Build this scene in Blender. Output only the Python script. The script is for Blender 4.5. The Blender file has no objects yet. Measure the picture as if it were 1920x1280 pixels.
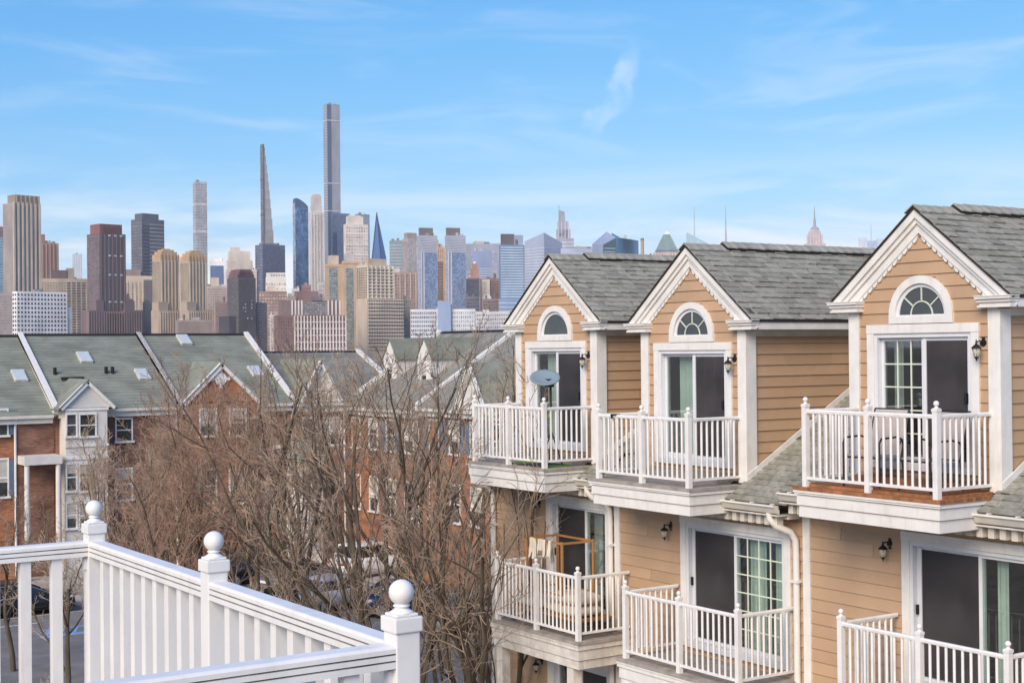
import bpy, bmesh, math, random
import numpy as np
from mathutils import Vector, Matrix
random.seed(7)
C = bpy.context.scene
COL = C.collection
PI = math.pi
# ------------------------------------------------------------------ camera
# world axes: X runs into the tan row on the right, Y runs along that row away from us, Z up, ground at 0
CAMZ = 11.3
YAW, PITCH, ROLL, FPX = 5.85466234e-01, 5.99352774e-03, -1.00452083e-02, 2722.9
_f = np.array([math.sin(YAW)*math.cos(PITCH), math.cos(YAW)*math.cos(PITCH), math.sin(PITCH)])
_r0 = np.array([math.cos(YAW), -math.sin(YAW), 0.0]); _u0 = np.cross(_r0, _f)
_r = math.cos(ROLL)*_r0 + math.sin(ROLL)*_u0
_u = -math.sin(ROLL)*_r0 + math.cos(ROLL)*_u0
cam = bpy.data.cameras.new('camera'); camo = bpy.data.objects.new('camera', cam); COL.objects.link(camo)
cam.sensor_width = 36; cam.lens = FPX/1920*36; cam.clip_start = 0.05; cam.clip_end = 60000
m = Matrix.Identity(4)
for i in range(3):
    m[i][0] = _r[i]; m[i][1] = _u[i]; m[i][2] = -_f[i]
m[2][3] = CAMZ
camo.matrix_world = m
C.camera = camo
# ------------------------------------------------------------------ sky, sun, exposure
SUN = Vector((-0.70, -0.42, 0.52)).normalized()
w = bpy.data.worlds.new('World'); C.world = w; w.use_nodes = True
N, L = w.node_tree.nodes, w.node_tree.links
N.clear()
def nn(t, **k):
    n = N.new(t)
    for a, b in k.items(): setattr(n, a, b)
    return n
out = nn('ShaderNodeOutputWorld'); bg = nn('ShaderNodeBackground'); bg.inputs[1].default_value = 0.12
sky = nn('ShaderNodeTexSky', sky_type='NISHITA', sun_disc=False)
sky.sun_elevation = math.asin(SUN.z); sky.sun_rotation = math.atan2(SUN.x, SUN.y)
sky.altitude = 0; sky.air_density = 1.0; sky.dust_density = 0.0; sky.ozone_density = 4.0
tc = nn('ShaderNodeTexCoord'); sep = nn('ShaderNodeSeparateXYZ'); L.new(tc.outputs['Generated'], sep.inputs[0])
def vmath(op, a, b=None):
    n = nn('ShaderNodeMath', operation=op)
    for i, x in enumerate((a, b)):
        if x is None: continue
        if isinstance(x, (int, float)): n.inputs[i].default_value = x
        else: L.new(x, n.inputs[i])
    return n.outputs[0]
def ramp(src, a, b, lo=0.0, hi=1.0):
    n = nn('ShaderNodeMapRange', interpolation_type='SMOOTHSTEP'); L.new(src, n.inputs[0])
    n.inputs[1].default_value = a; n.inputs[2].default_value = b; n.inputs[3].default_value = lo; n.inputs[4].default_value = hi
    return n.outputs[0]
def cloud(rz, scl, scale, detail, a, b, dist=0.6, loc=(0,0,0)):
    mp = nn('ShaderNodeMapping'); mp.inputs['Rotation'].default_value = rz; mp.inputs['Scale'].default_value = scl; mp.inputs['Location'].default_value = loc
    L.new(tc.outputs['Generated'], mp.inputs[0])
    t = nn('ShaderNodeTexNoise'); L.new(mp.outputs[0], t.inputs['Vector'])
    t.inputs['Scale'].default_value = scale; t.inputs['Detail'].default_value = detail; t.inputs['Roughness'].default_value = 0.55; t.inputs['Distortion'].default_value = dist
    return ramp(t.outputs['Fac'], a, b)
Z = sep.outputs['Z']
LOCW, LOCB = (-8.8,6.1,-4.3), (-7.8,4.6,1.6)
wisps = cloud((0, 0.16, -YAW+.25), (1.0, 1.6, 7.5), 4.2, 9, 0.47, 0.84, 1.1, LOCW)
banks = cloud((0, 0.05, -YAW), (1.0, 1.0, 7.0), 4.2, 6, 0.41, 0.66, .6, LOCB)
bankmask = ramp(Z, 0.03, 0.15, 1.0, 0.0)
wmask = ramp(Z, 0.05, 0.17, 0.06, 0.24)
# one wisp of cirrus that stands alone, right of the tallest tower
wd = (_f + (1152-960)/FPX*_r - (188-640)/FPX*_u); wd /= np.linalg.norm(wd)
e1 = (0.55*_r + 0.83*_u); e2 = (0.83*_r - 0.55*_u)
def dotn(v):
    n = nn('ShaderNodeVectorMath', operation='DOT_PRODUCT'); L.new(tc.outputs['Generated'], n.inputs[0]); n.inputs[1].default_value = tuple(v); return n.outputs['Value']
da = vmath('SUBTRACT', dotn(e1), float(wd@e1)); db = vmath('SUBTRACT', dotn(e2), float(wd@e2))
nz = nn('ShaderNodeTexNoise'); L.new(tc.outputs['Generated'], nz.inputs['Vector']); nz.inputs['Scale'].default_value = 45; nz.inputs['Detail'].default_value = 5
wob = vmath('MULTIPLY', vmath('SUBTRACT', nz.outputs['Fac'], 0.5), 0.03)
db2 = vmath('ADD', vmath('ADD', db, wob), vmath('MULTIPLY', vmath('MULTIPLY', da, da), 5.0))
rr = vmath('ADD', vmath('POWER', vmath('ABSOLUTE', vmath('DIVIDE', da, 0.026)), 2.0), vmath('POWER', vmath('ABSOLUTE', vmath('DIVIDE', db2, 0.0065)), 2.0))
lone = vmath('MULTIPLY', ramp(rr, 0.0, 3.0, 1.0, 0.0), ramp(nz.outputs['Fac'], 0.3, 0.7, 0.02, 0.34))
c1 = vmath('MULTIPLY', banks, bankmask); c2 = vmath('MULTIPLY', wisps, wmask)
fac = vmath('MAXIMUM', vmath('MAXIMUM', vmath('MULTIPLY', c1, 0.95), c2), lone)
sp = nn('ShaderNodeSeparateColor'); L.new(sky.outputs[0], sp.inputs[0]); cb = nn('ShaderNodeCombineColor')
for i, (k, p, top) in enumerate(((.76, 1.36, .86), (.695, .76, .88), (.84, .42, .90))):      # film response of the sky, the whole dome alike
    L.new(vmath('MINIMUM', vmath('MULTIPLY', vmath('POWER', vmath('MULTIPLY', sp.outputs[i], .12), p), k/.12), top/.12), cb.inputs[i])
mx = nn('ShaderNodeMix', data_type='RGBA'); L.new(fac, mx.inputs[0]); L.new(cb.outputs[0], mx.inputs[6]); mx.inputs[7].default_value = (7.5, 7.5, 7.45, 1)
L.new(mx.outputs[2], bg.inputs[0]); L.new(bg.outputs[0], out.inputs[0])
sl = bpy.data.lights.new('sun', 'SUN'); sl.energy = 3.6; sl.angle = math.radians(38); sl.color = (1.0, 0.84, 0.66)
so = bpy.data.objects.new('sun', sl); COL.objects.link(so); so.rotation_euler = SUN.to_track_quat('Z', 'Y').to_euler()
V = C.view_settings; V.view_transform = 'Standard'; V.look = 'None'; V.gamma = 1; V.use_curve_mapping = False; V.exposure = 0.38
C.render.engine = 'CYCLES'

# ------------------------------------------------------------------ where a point seen in the photo lies
def ray(px, py): return _f + (px-960)/FPX*_r - (py-640)/FPX*_u
def at(px, py, axis, c):
    d = ray(px, py); o = CAMZ if axis == 2 else 0.0
    p = d*((c-o)/d[axis]); p[2] += CAMZ; return Vector(p)
def plane_at(px, py, p0, n):
    d = ray(px, py); o = np.array([0, 0, CAMZ]); t = ((np.array(p0)-o)@np.array(n))/(d@np.array(n)); return Vector(o+t*d)
def deep(px, py, depth): d = ray(px, py); d = d/(d@_f)*depth; d[2] += CAMZ; return Vector(d)

# ------------------------------------------------------------------ helpers
WL = {}
class MB:
    def __init__(s, M=None): s.v = []; s.f = []; s.m = []; s.M = M; s.sm = []
    def add(s, vs, fs, mi=0, sm=False):
        b = len(s.v); vs = [Vector(v) for v in vs]
        if s.M is not None: vs = [s.M @ v for v in vs]
        s.v += vs
        for f in fs: s.f.append([b+i for i in f]); s.m.append(mi); s.sm.append(sm)
        return s
    def box(s, x0, x1, y0, y1, z0, z1, mi=0):
        x0, x1 = min(x0, x1), max(x0, x1); y0, y1 = min(y0, y1), max(y0, y1); z0, z1 = min(z0, z1), max(z0, z1)
        return s.hexa([(x0,y0,z0),(x1,y0,z0),(x1,y1,z0),(x0,y1,z0),(x0,y0,z1),(x1,y0,z1),(x1,y1,z1),(x0,y1,z1)], mi)
    def hexa(s, p, mi=0): return s.add(p, [(3,2,1,0),(4,5,6,7),(0,1,5,4),(1,2,6,5),(2,3,7,6),(3,0,4,7)], mi)
    def prism(s, poly, off, mi=0):
        n = len(poly); off = Vector(off); a = [Vector(p) for p in poly]; b = [p+off for p in a]
        fs = [tuple(range(n))[::-1], tuple(range(n, 2*n))] + [(i, (i+1) % n, n+(i+1) % n, n+i) for i in range(n)]
        return s.add(a+b, fs, mi)
    def beam(s, p0, p1, w, h, up=(0,0,1), mi=0):
        p0 = Vector(p0); p1 = Vector(p1); d = (p1-p0).normalized(); up = Vector(up); sd = d.cross(up).normalized(); u2 = sd.cross(d)
        a = sd*w/2; b = u2*h/2
        return s.hexa([p0-a-b, p0+a-b, p1+a-b, p1-a-b, p0-a+b, p0+a+b, p1+a+b, p1-a+b], mi)
    def tube(s, pts, rad, n=8, mi=0, cap=True, sm=True):
        pts = [Vector(p) for p in pts]; rad = rad if isinstance(rad, (list, tuple)) else [rad]*len(pts)
        vs = []; up = None
        for i, p in enumerate(pts):
            d = (pts[min(i+1, len(pts)-1)]-pts[max(i-1, 0)]).normalized()
            if up is None: up = Vector((0,0,1)) if abs(d.z) < .9 else Vector((1,0,0))
            a = d.cross(up).normalized(); b = d.cross(a).normalized(); up = a.cross(d)
            for k in range(n):
                t = 2*PI*k/n; vs.append(p+(a*math.cos(t)+b*math.sin(t))*rad[i])
        fs = []
        for i in range(len(pts)-1):
            for k in range(n): fs.append((i*n+k, i*n+(k+1) % n, (i+1)*n+(k+1) % n, (i+1)*n+k))
        s.add(vs, fs, mi, sm)
        if cap: s.add(vs[:n], [tuple(range(n))], mi); s.add(vs[-n:], [tuple(range(n))[::-1]], mi)
        return s
    def lathe(s, c, prof, n=16, mi=0, sm=True):
        c = Vector(c); vs = []; fs = []
        for r, z in prof:
            for k in range(n): t = 2*PI*k/n; vs.append(c+Vector((r*math.cos(t), r*math.sin(t), z)))
        for i in range(len(prof)-1):
            for k in range(n): fs.append((i*n+k, i*n+(k+1) % n, (i+1)*n+(k+1) % n, (i+1)*n+k))
        s.add(vs, fs, mi, sm); return s
    def ball(s, c, r, n=16, sc=(1,1,1), mi=0):
        m_ = max(6, n//2); vs = []; fs = []; c = Vector(c)
        for i in range(m_+1):
            th = PI*i/m_
            for k in range(n):
                t = 2*PI*k/n; vs.append(c+Vector((sc[0]*r*math.sin(th)*math.cos(t), sc[1]*r*math.sin(th)*math.sin(t), -sc[2]*r*math.cos(th))))
        for i in range(m_):
            for k in range(n): fs.append((i*n+k, i*n+(k+1) % n, (i+1)*n+(k+1) % n, (i+1)*n+k))
        s.add(vs, fs, mi, True); return s
    def build(s, name, mats, parent=None, kind=None, label=None, bevel=0, mesh_only=False, weld=False):
        if not s.v: return None
        arr = np.array([tuple(v) for v in s.v]); lo = arr.min(0); hi = arr.max(0)
        c = Vector(((lo[0]+hi[0])/2, (lo[1]+hi[1])/2, lo[2]))
        me = bpy.data.meshes.new(name)
        me.from_pydata([tuple(x) for x in (arr-np.array(c))], [], s.f)
        if not isinstance(mats, (list, tuple)): mats = [mats]
        for q in mats: me.materials.append(q)
        me.polygons.foreach_set('material_index', s.m); me.polygons.foreach_set('use_smooth', s.sm)
        if bevel or weld:
            bm = bmesh.new(); bm.from_mesh(me)
            bmesh.ops.remove_doubles(bm, verts=bm.verts, dist=1e-5)
            bmesh.ops.recalc_face_normals(bm, faces=bm.faces)
            if bevel: bmesh.ops.bevel(bm, geom=[e for e in bm.edges if len(e.link_faces) == 2 and e.calc_face_angle(0) > .5], offset=bevel, segments=2, profile=.6, affect='EDGES', clamp_overlap=True)
            bm.to_mesh(me); bm.free()
        me.update()
        return place(name, me, c, parent, kind, label)
def place(name, me, c, parent=None, kind=None, label=None):
    o = bpy.data.objects.new(name, me); COL.objects.link(o)
    c = Vector(c)
    if parent is not None: o.parent = parent; o.location = c-WL[parent.name]
    else: o.location = c
    WL[o.name] = c
    if kind: o['kind'] = kind
    if label: o['label'] = label
    return o
def thing(name, loc, label, cat, group=None):
    o = bpy.data.objects.new(name, None); COL.objects.link(o); o.location = Vector(loc); o.empty_display_size = .2
    WL[o.name] = Vector(loc); return tag(o, label, cat, group)
def part(name, loc, parent, label=None):
    o = bpy.data.objects.new(name, None); COL.objects.link(o); o.parent = parent; o.location = Vector(loc)-WL[parent.name]
    WL[o.name] = Vector(loc)
    if label: o['label'] = label
    return o
def tag(o, label, cat, group=None):
    o['label'] = label; o['category'] = cat
    if group: o['group'] = group
    return o

def lin(r, g, b):
    f = lambda c: ((c/255+.055)/1.055)**2.4 if c > 10 else c/255/12.92
    return (f(r), f(g), f(b))
def mat(name, col, rough=.6, var=.12, scale=3.0, bump=0.0, bscale=40.0, spec=.4, objrand=0.0, col2=None, stretch=None, metallic=0.0, island=False, dirt=0.0, dcol=(.20,.17,.13), dscale=9.0):
    m_ = bpy.data.materials.new(name); m_.use_nodes = True; nt = m_.node_tree; b = nt.nodes['Principled BSDF']
    b.inputs['Roughness'].default_value = rough; b.inputs['Specular IOR Level'].default_value = spec; b.inputs['Metallic'].default_value = metallic
    t = nt.nodes.new('ShaderNodeTexCoord'); src = t.outputs['Object']
    if stretch:
        mp = nt.nodes.new('ShaderNodeMapping'); mp.inputs['Scale'].default_value = stretch; nt.links.new(src, mp.inputs[0]); src = mp.outputs[0]
    n = nt.nodes.new('ShaderNodeTexNoise'); n.inputs['Scale'].default_value = scale; n.inputs['Detail'].default_value = 5; nt.links.new(src, n.inputs['Vector'])
    mixn = nt.nodes.new('ShaderNodeMix'); mixn.data_type = 'RGBA'
    mr = nt.nodes.new('ShaderNodeMapRange'); mr.inputs[1].default_value = .3; mr.inputs[2].default_value = .7; nt.links.new(n.outputs['Fac'], mr.inputs[0])
    nt.links.new(mr.outputs[0], mixn.inputs[0])
    c2 = col2 if col2 else tuple(c*(1-var*1.6) for c in col); c1 = tuple(min(1, c*(1+var*.6)) for c in col)
    mixn.inputs[6].default_value = (*c2, 1); mixn.inputs[7].default_value = (*c1, 1)
    outc = mixn.outputs[2]
    if dirt:
        gt = nt.nodes.new('ShaderNodeNewGeometry'); mpd = nt.nodes.new('ShaderNodeMapping'); mpd.inputs['Scale'].default_value = (1,1,.22); nt.links.new(gt.outputs['Position'], mpd.inputs[0])
        nd_ = nt.nodes.new('ShaderNodeTexNoise'); nd_.inputs['Scale'].default_value = dscale; nd_.inputs['Detail'].default_value = 8; nd_.inputs['Roughness'].default_value = .7; nt.links.new(mpd.outputs[0], nd_.inputs['Vector'])
        md = nt.nodes.new('ShaderNodeMapRange'); md.inputs[1].default_value = .50; md.inputs[2].default_value = .78; md.inputs[4].default_value = dirt; nt.links.new(nd_.outputs['Fac'], md.inputs[0])
        mm_ = nt.nodes.new('ShaderNodeMix'); mm_.data_type = 'RGBA'; nt.links.new(md.outputs[0], mm_.inputs[0]); nt.links.new(outc, mm_.inputs[6]); mm_.inputs[7].default_value = (*dcol, 1); outc = mm_.outputs[2]
    if objrand:
        oi = nt.nodes.new('ShaderNodeObjectInfo'); h = nt.nodes.new('ShaderNodeHueSaturation')
        r = oi.outputs['Random']
        if island: r = nt.nodes.new('ShaderNodeNewGeometry').outputs['Random Per Island']
        q = nt.nodes.new('ShaderNodeMapRange'); q.inputs[3].default_value = 1-objrand; q.inputs[4].default_value = 1+objrand; nt.links.new(r, q.inputs[0])
        nt.links.new(q.outputs[0], h.inputs['Value']); nt.links.new(outc, h.inputs['Color']); outc = h.outputs[0]
    nt.links.new(outc, b.inputs['Base Color'])
    if bump:
        n2 = nt.nodes.new('ShaderNodeTexNoise'); n2.inputs['Scale'].default_value = bscale; n2.inputs['Detail'].default_value = 4; nt.links.new(src, n2.inputs['Vector'])
        bp = nt.nodes.new('ShaderNodeBump'); bp.inputs['Strength'].default_value = bump; bp.inputs['Distance'].default_value = .02
        nt.links.new(n2.outputs['Fac'], bp.inputs['Height']); nt.links.new(bp.outputs[0], b.inputs['Normal'])
    return m_
def glassmat(name, tint, refl=1.0, rough=.02):
    m_ = bpy.data.materials.new(name); m_.use_nodes = True; nt = m_.node_tree; nt.nodes.clear()
    o = nt.nodes.new('ShaderNodeOutputMaterial'); mx_ = nt.nodes.new('ShaderNodeMixShader'); tr = nt.nodes.new('ShaderNodeBsdfTransparent'); gl = nt.nodes.new('ShaderNodeBsdfGlossy')
    tr.inputs[0].default_value = (*tint, 1); gl.inputs['Roughness'].default_value = rough; gl.inputs[0].default_value = (.95, .98, 1, 1)
    fr = nt.nodes.new('ShaderNodeLayerWeight'); fr.inputs[0].default_value = .5; pw = nt.nodes.new('ShaderNodeMath'); pw.operation = 'POWER'; pw.inputs[1].default_value = 3.0
    nt.links.new(fr.outputs['Facing'], pw.inputs[0]); mu = nt.nodes.new('ShaderNodeMath'); mu.operation = 'MULTIPLY_ADD'; mu.inputs[1].default_value = .6*refl; mu.inputs[2].default_value = .05*refl
    nt.links.new(pw.outputs[0], mu.inputs[0]); nt.links.new(mu.outputs[0], mx_.inputs[0]); nt.links.new(tr.outputs[0], mx_.inputs[1]); nt.links.new(gl.outputs[0], mx_.inputs[2]); nt.links.new(mx_.outputs[0], o.inputs[0])
    return m_
MT = {}
MT['white'] = mat('white_vinyl', (.765,.75,.73), .45, .05, 6, dirt=.28)
MT['trim'] = mat('white_trim', (.735,.712,.675), .5, .06, 4, dirt=.24)
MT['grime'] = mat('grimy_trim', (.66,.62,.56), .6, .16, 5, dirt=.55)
MT['tan'] = mat('tan_siding', (.475,.312,.19), .55, .07, 1.2, .15, 60, objrand=.06, dirt=.22, dcol=(.30,.22,.16), dscale=3.5)
MT['shingle'] = mat('grey_green_shingle', (.335,.325,.27), .9, .2, 9, .6, 160, objrand=.17, spec=.2)
MT['shingles'] = mat('grey_green_shingles', (.335,.325,.27), .9, .2, 9, .6, 160, objrand=.17, spec=.2, island=True)
MT['ridge'] = mat('ridge_cap', (.38,.365,.31), .9, .2, 8, .5, 120, objrand=.15)
MT['dark'] = mat('dark_edge', (.025,.02,.018), .8, .1)
MT['black'] = mat('black_metal', (.012,.012,.013), .4, .1)
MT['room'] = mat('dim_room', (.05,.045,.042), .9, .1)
MT['curtain'] = mat('sage_curtain', (.66,.72,.67), .9, .12, 3)
MT['drape'] = mat('grey_drape', (.45,.46,.46), .9, .2, 3)
MT['screen'] = mat('insect_screen', (.075,.068,.07), .6, .3, 1.2)
MT['screen'].node_tree.nodes['Principled BSDF'].inputs['Alpha'].default_value = .72
MT['muntin'] = mat('pale_green_muntin', (.62,.68,.56), .5, .04)
MT['pane'] = glassmat('window_glass', (.84,.9,.88), 2.2)
MT['archpane'] = mat('dark_reflective_glass', (.035,.045,.05), .08, .2, 2, spec=.9)
MT['alu'] = mat('aluminium_frame', (.66,.67,.70), .4, .04)
MT['deck'] = mat('grey_deck', (.36,.32,.28), .8, .2, 5, .3, 30)
MT['wood'] = mat('red_cedar', (.36,.15,.06), .7, .35, 6, .3, 30, stretch=(4,1,1))
MT['groove'] = mat('dark_groove', (.33,.31,.28), .8, .3, 12)  # darker colour for the groove faces of the fluted handrail
MT['lampglass'] = mat('frosted_glass', (.55,.50,.38), .2, .1)
MT['gutter'] = mat('cream_gutter', (.66,.63,.56), .45, .08, 4)
# ------------------------------------------------------------------ ground, street (structure)
def struct(name, mb, m_, **k): return mb.build(name, m_, kind='structure', **k)
MT['earth'] = mat('leaf_litter', (.25,.185,.13), .95, .35, 1.2, .6, 8)
MT['asphalt'] = mat('asphalt', (.20,.19,.18), .9, .18, .8, .3, 30)
MT['concrete'] = mat('concrete', (.42,.39,.36), .85, .12, 1.2, .2, 20)
MT['paint'] = mat('road_paint', (.62,.61,.59), .7, .2, 6)
MT['blue'] = mat('blue_paint', (.22,.38,.62), .7, .25, 5)
MT['grass'] = mat('winter_grass', (.17,.15,.06), .95, .3, 1.5, .6, 20)
struct('terrain', MB().add([(-9000,-3000,-.02),(14000,-3000,-.02),(14000,14000,-.02),(-9000,14000,-.02)], [(0,1,2,3)]), MT['earth'])
struct('street', MB().add([(-40,55.5,.01),(33.5,55.5,.01),(33.5,65.6,.01),(-40,65.6,.01)], [(0,1,2,3)]), MT['asphalt'])
struct('side_street', MB().add([(24.5,20,.014),(33.5,20,.014),(33.5,55.5,.014),(24.5,55.5,.014)], [(0,1,2,3)]), MT['asphalt'])
struct('parking_lot', MB().add([(6,36,.018),(24.5,36,.018),(24.5,55.5,.018),(6,55.5,.018)], [(0,1,2,3)]), MT['asphalt'])
struct('sidewalk', MB().box(-40,33.4,66.0,67.6,-.1,.14).box(33.9,35.0,20,66,-.1,.14), MT['concrete'])
struct('kerb', MB().box(-40,33.4,65.65,65.95,-.1,.15).box(33.5,33.85,20,65.6,-.1,.15), MT['concrete'])
lane = MB()
for x in np.arange(-6, 33, 5.0): lane.add([(x,62.1,.016),(x+3.2,62.1,.016),(x+3.2,62.28,.016),(x,62.28,.016)], [(0,1,2,3)])
lane.add([(-40,63.9,.016),(33,63.9,.016),(33,64.02,.016),(-40,64.02,.016)], [(0,1,2,3)])
struct('road_markings', lane, MT['paint'])
bl = MB()
bl.add([(16.3,58.7,.017),(19.6,58.7,.017),(19.6,59.15,.017),(16.3,59.15,.017)], [(0,1,2,3)])
bl.add([(16.3,60.3,.017),(19.6,60.3,.017),(19.6,60.5,.017),(16.3,60.5,.017)], [(0,1,2,3)])
for i in range(6):
    x = 16.5+i*.55; bl.add([(x,59.15,.017),(x+.2,59.15,.017),(x+.65,60.3,.017),(x+.45,60.3,.017)], [(0,1,2,3)])
struct('parking_markings', bl, MT['blue'])
struct('front_lawn', MB().add([(-40,67.6,.03),(36,67.6,.03),(36,70,.03),(-40,70,.03)], [(0,1,2,3)]), MT['grass'])
dw = MB()
for x in (20.6, 23.4, 27.0, 29.6, 33.0): dw.add([(x,67.55,.034),(x+2.1,67.55,.034),(x+2.1,70,.034),(x,70,.034)], [(0,1,2,3)])
struct('driveways', dw, MT['concrete'])
struct('planting_bed', MB().add([(17,47,.03),(24.5,46,.03),(24.3,54.5,.03),(18.5,55,.03)], [(0,1,2,3)]), MT['earth'])

# ------------------------------------------------------------------ tan townhouses on the right
def frame(X0, Y0, Z0, ang): return Matrix.Translation((X0, Y0, Z0)) @ Matrix.Rotation(ang, 4, 'Z')
def bands(zl, zh, course, holes):
    z = zl; i = 0
    while z < zh-1e-4:
        zt = min(z+course, zh); br = {z, zt}
        for h in holes:
            for q in (h[2], h[3]):
                if z < q < zt: br.add(q)
        yield z, zt, sorted(br); z = zt
def pieces(u, v, span, holes):
    a0, a1 = span(u); b0, b1 = span(v)
    segs = [((a0, b0), (a1, b1))]; zm = (u+v)/2
    for h in holes:
        if h[2] < zm < h[3]:
            ns = []
            for l, r in segs:
                if h[1] <= min(l) or h[0] >= max(r): ns.append((l, r)); continue
                if h[0] > max(l): ns.append((l, (h[0], h[0])))
                if h[1] < min(r): ns.append(((h[1], h[1]), r))
            segs = ns
    return segs
def siding(parent, M, zl, zh, span, holes=(), course=.166, m_=None):
    rj = random.Random(int(M.translation.y*97+zl*11))
    for z, zt, br in bands(zl, zh, course, holes):
        hs_ = list(holes); w0 = span((z+zt)/2)
        if w0[1]-w0[0] > 3.0:
            for k in range(int((w0[1]-w0[0])/3.2)): x = rj.uniform(w0[0]+.6, w0[1]-.6); hs_.append((x, x+.008, z-.01, zt+.01))
        comps = []; prev = []
        for u, v in zip(br, br[1:]):
            cur = []
            for l, r in pieces(u, v, span, hs_):
                if max(r)-max(l) < .004 and r[1]-l[1] < .004: continue
                hit = []
                for c_, l2, r2 in prev:
                    if min(l) < max(r2)-1e-4 and max(r) > min(l2)+1e-4 and c_ not in hit: hit.append(c_)
                if not hit: c_ = []; comps.append(c_)
                else:
                    c_ = hit[0]
                    for h2 in hit[1:]:
                        c_ += h2; comps[:] = [q for q in comps if q is not h2]; prev = [(c_ if p[0] is h2 else p[0], p[1], p[2]) for p in prev]; cur = [(c_ if p[0] is h2 else p[0], p[1], p[2]) for p in cur]
                c_.append((l, r, u, v)); cur.append((c_, l, r))
            prev = cur
        for c_ in comps:
            if not c_: continue
            mb = MB(M)
            for l, r, u, v in c_:
                d0 = -.026+.019*(u-z)/course; d1 = -.026+.019*(v-z)/course
                mb.hexa([(l[0],d0,u),(r[0],d0,u),(r[0],.004,u),(l[0],.004,u),(l[1],d1,v),(r[1],d1,v),(r[1],.004,v),(l[1],.004,v)])
            mb.build('siding_board', m_ or MT['tan'], parent)
def core(name, parent, M, zl, zh, span, holes=(), t=.12, m_=None, d0=.006):
    mb = MB(M); zs = sorted({zl, zh} | {q for h in holes for q in h[2:4] if zl < q < zh} | {q for q in (.44,) if zl < q < zh})
    for u, v in zip(zs, zs[1:]):
        for l, r in pieces(u, v, span, holes):
            mb.hexa([(l[0],d0,u),(r[0],d0,u),(r[0],d0+t,u),(l[0],d0+t,u),(l[1],d0,v),(r[1],d0,v),(r[1],d0+t,v),(l[1],d0+t,v)])
    return mb.build(name, m_ or MT['tan'], parent)

def wavy(M, a0, a1, d, z0, z1, n, amp, seed):
    rnd = random.Random(seed); mb = MB(M); vs = []; K = n*6
    for i in range(K+1):
        a = a0+(a1-a0)*i/K; dd = d+amp*math.sin(i/6*2*PI)+rnd.uniform(-.2,.2)*amp
        vs += [(a+rnd.uniform(-1,1)*.003, dd, z0), (a, dd*.6+d*.4, z1)]
    mb.add(vs, [(2*i, 2*i+2, 2*i+3, 2*i+1) for i in range(K)], 0, True); return mb

def sliding_door(house, M, s0, s1, zb, zt, tw=.12, screen='R', cols=0, rows=0, scols=0, curtain=None, sill=.1, mid=None, dep=1.6):
    """casing round two glazed panels; the panel on the screen side has an insect screen in front"""
    P = part('sliding_door', M @ Vector(((s0+s1)/2, 0, zb)), house)
    def B(nm, m_, *bx, **k):
        mb = MB(M)
        for b in bx: mb.box(*b)
        return mb.build(nm, m_, P, **k)
    B('casing', MT['trim'], (s0, s0+tw, -.05, .02, zb, zt-tw+.001), bevel=.006)
    B('casing', MT['trim'], (s1-tw, s1, -.05, .02, zb, zt-tw+.001), bevel=.006)
    B('casing', MT['trim'], (s0-.004, s1+.004, -.056, .02, zt-tw, zt), bevel=.008)
    i0, i1, t = s0+tw, s1-tw, zt-tw
    fw = .055
    B('door_frame', MT['alu'], (i0, i0+fw, -.03, .09, zb+sill, t), (i1-fw, i1, -.03, .09, zb+sill, t), (i0+fw, i1-fw, -.03, .09, t-fw, t), bevel=.004)
    B('threshold', MT['alu'], (i0, i1, -.09, .09, zb, zb+sill), bevel=.01)
    mid = (i0+i1)/2 if mid is None else mid; a = i0+fw; b = i1-fw; zt2 = t-fw; zb2 = zb+sill; sw = .045
    for k, (p0, p1, dd) in enumerate(((a, mid+.03, .05), (mid-.03, b, .012))):
        B('sash', MT['alu'], (p0, p0+sw, dd, dd+.035, zb2+.07, zt2-sw), (p1-sw, p1, dd, dd+.035, zb2+.07, zt2-sw), (p0, p1, dd, dd+.035, zt2-sw, zt2-.001), (p0, p1, dd, dd+.035, zb2+.001, zb2+.07))
        B('pane', MT['pane'], (p0+sw-.005, p1-sw+.005, dd+.014, dd+.02, zb2+.065, zt2-sw+.005))
        here = 'L' if k == 0 else 'R'
        if here == screen:
            B('insect_screen', MT['screen'], (p0+sw+.05, p1-sw, dd-.014, dd-.010, zb2+.06, zt2-sw))
            B('screen_frame', MT['alu'], (p0+.05, p0+sw+.052, dd-.028, dd-.004, zb2+.03, zt2-.02))
            hx = p0+.02 if screen == 'L' else p1-.06
            B('handle', MT['black'], (hx, hx+.035, dd-.06, dd-.012, zb+(zt-zb)*.47, zb+(zt-zb)*.47+.13), bevel=.008)
        nc = cols if here != screen else scols
        if nc:
            for c in range(1, nc):
                x = p0+sw+(p1-p0-2*sw)*c/nc; B('muntin', MT['muntin'], (x-.009, x+.009, dd+.002, dd+.013, zb2+.07, zt2-sw))
            for r in range(1, rows):
                z = zb2+.07+(zt2-sw-zb2-.07)*r/rows; B('muntin', MT['muntin'], (p0+sw, p1-sw, dd+.004, dd+.0135, z-.009, z+.009))
    if curtain:
        for ci, (c0, c1, mm, n) in enumerate(curtain):
            wavy(M, c0, c1, .2, zb+sill+.02, zt2+.02, n, .022, ci+3).build('curtain', MT[mm], P)
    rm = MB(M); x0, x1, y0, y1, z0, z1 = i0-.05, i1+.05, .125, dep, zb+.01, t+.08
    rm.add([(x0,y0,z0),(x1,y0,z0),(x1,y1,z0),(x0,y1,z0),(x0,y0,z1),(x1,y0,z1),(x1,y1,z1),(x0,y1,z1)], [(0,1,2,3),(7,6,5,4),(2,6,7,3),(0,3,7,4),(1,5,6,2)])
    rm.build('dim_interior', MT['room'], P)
    return P

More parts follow.
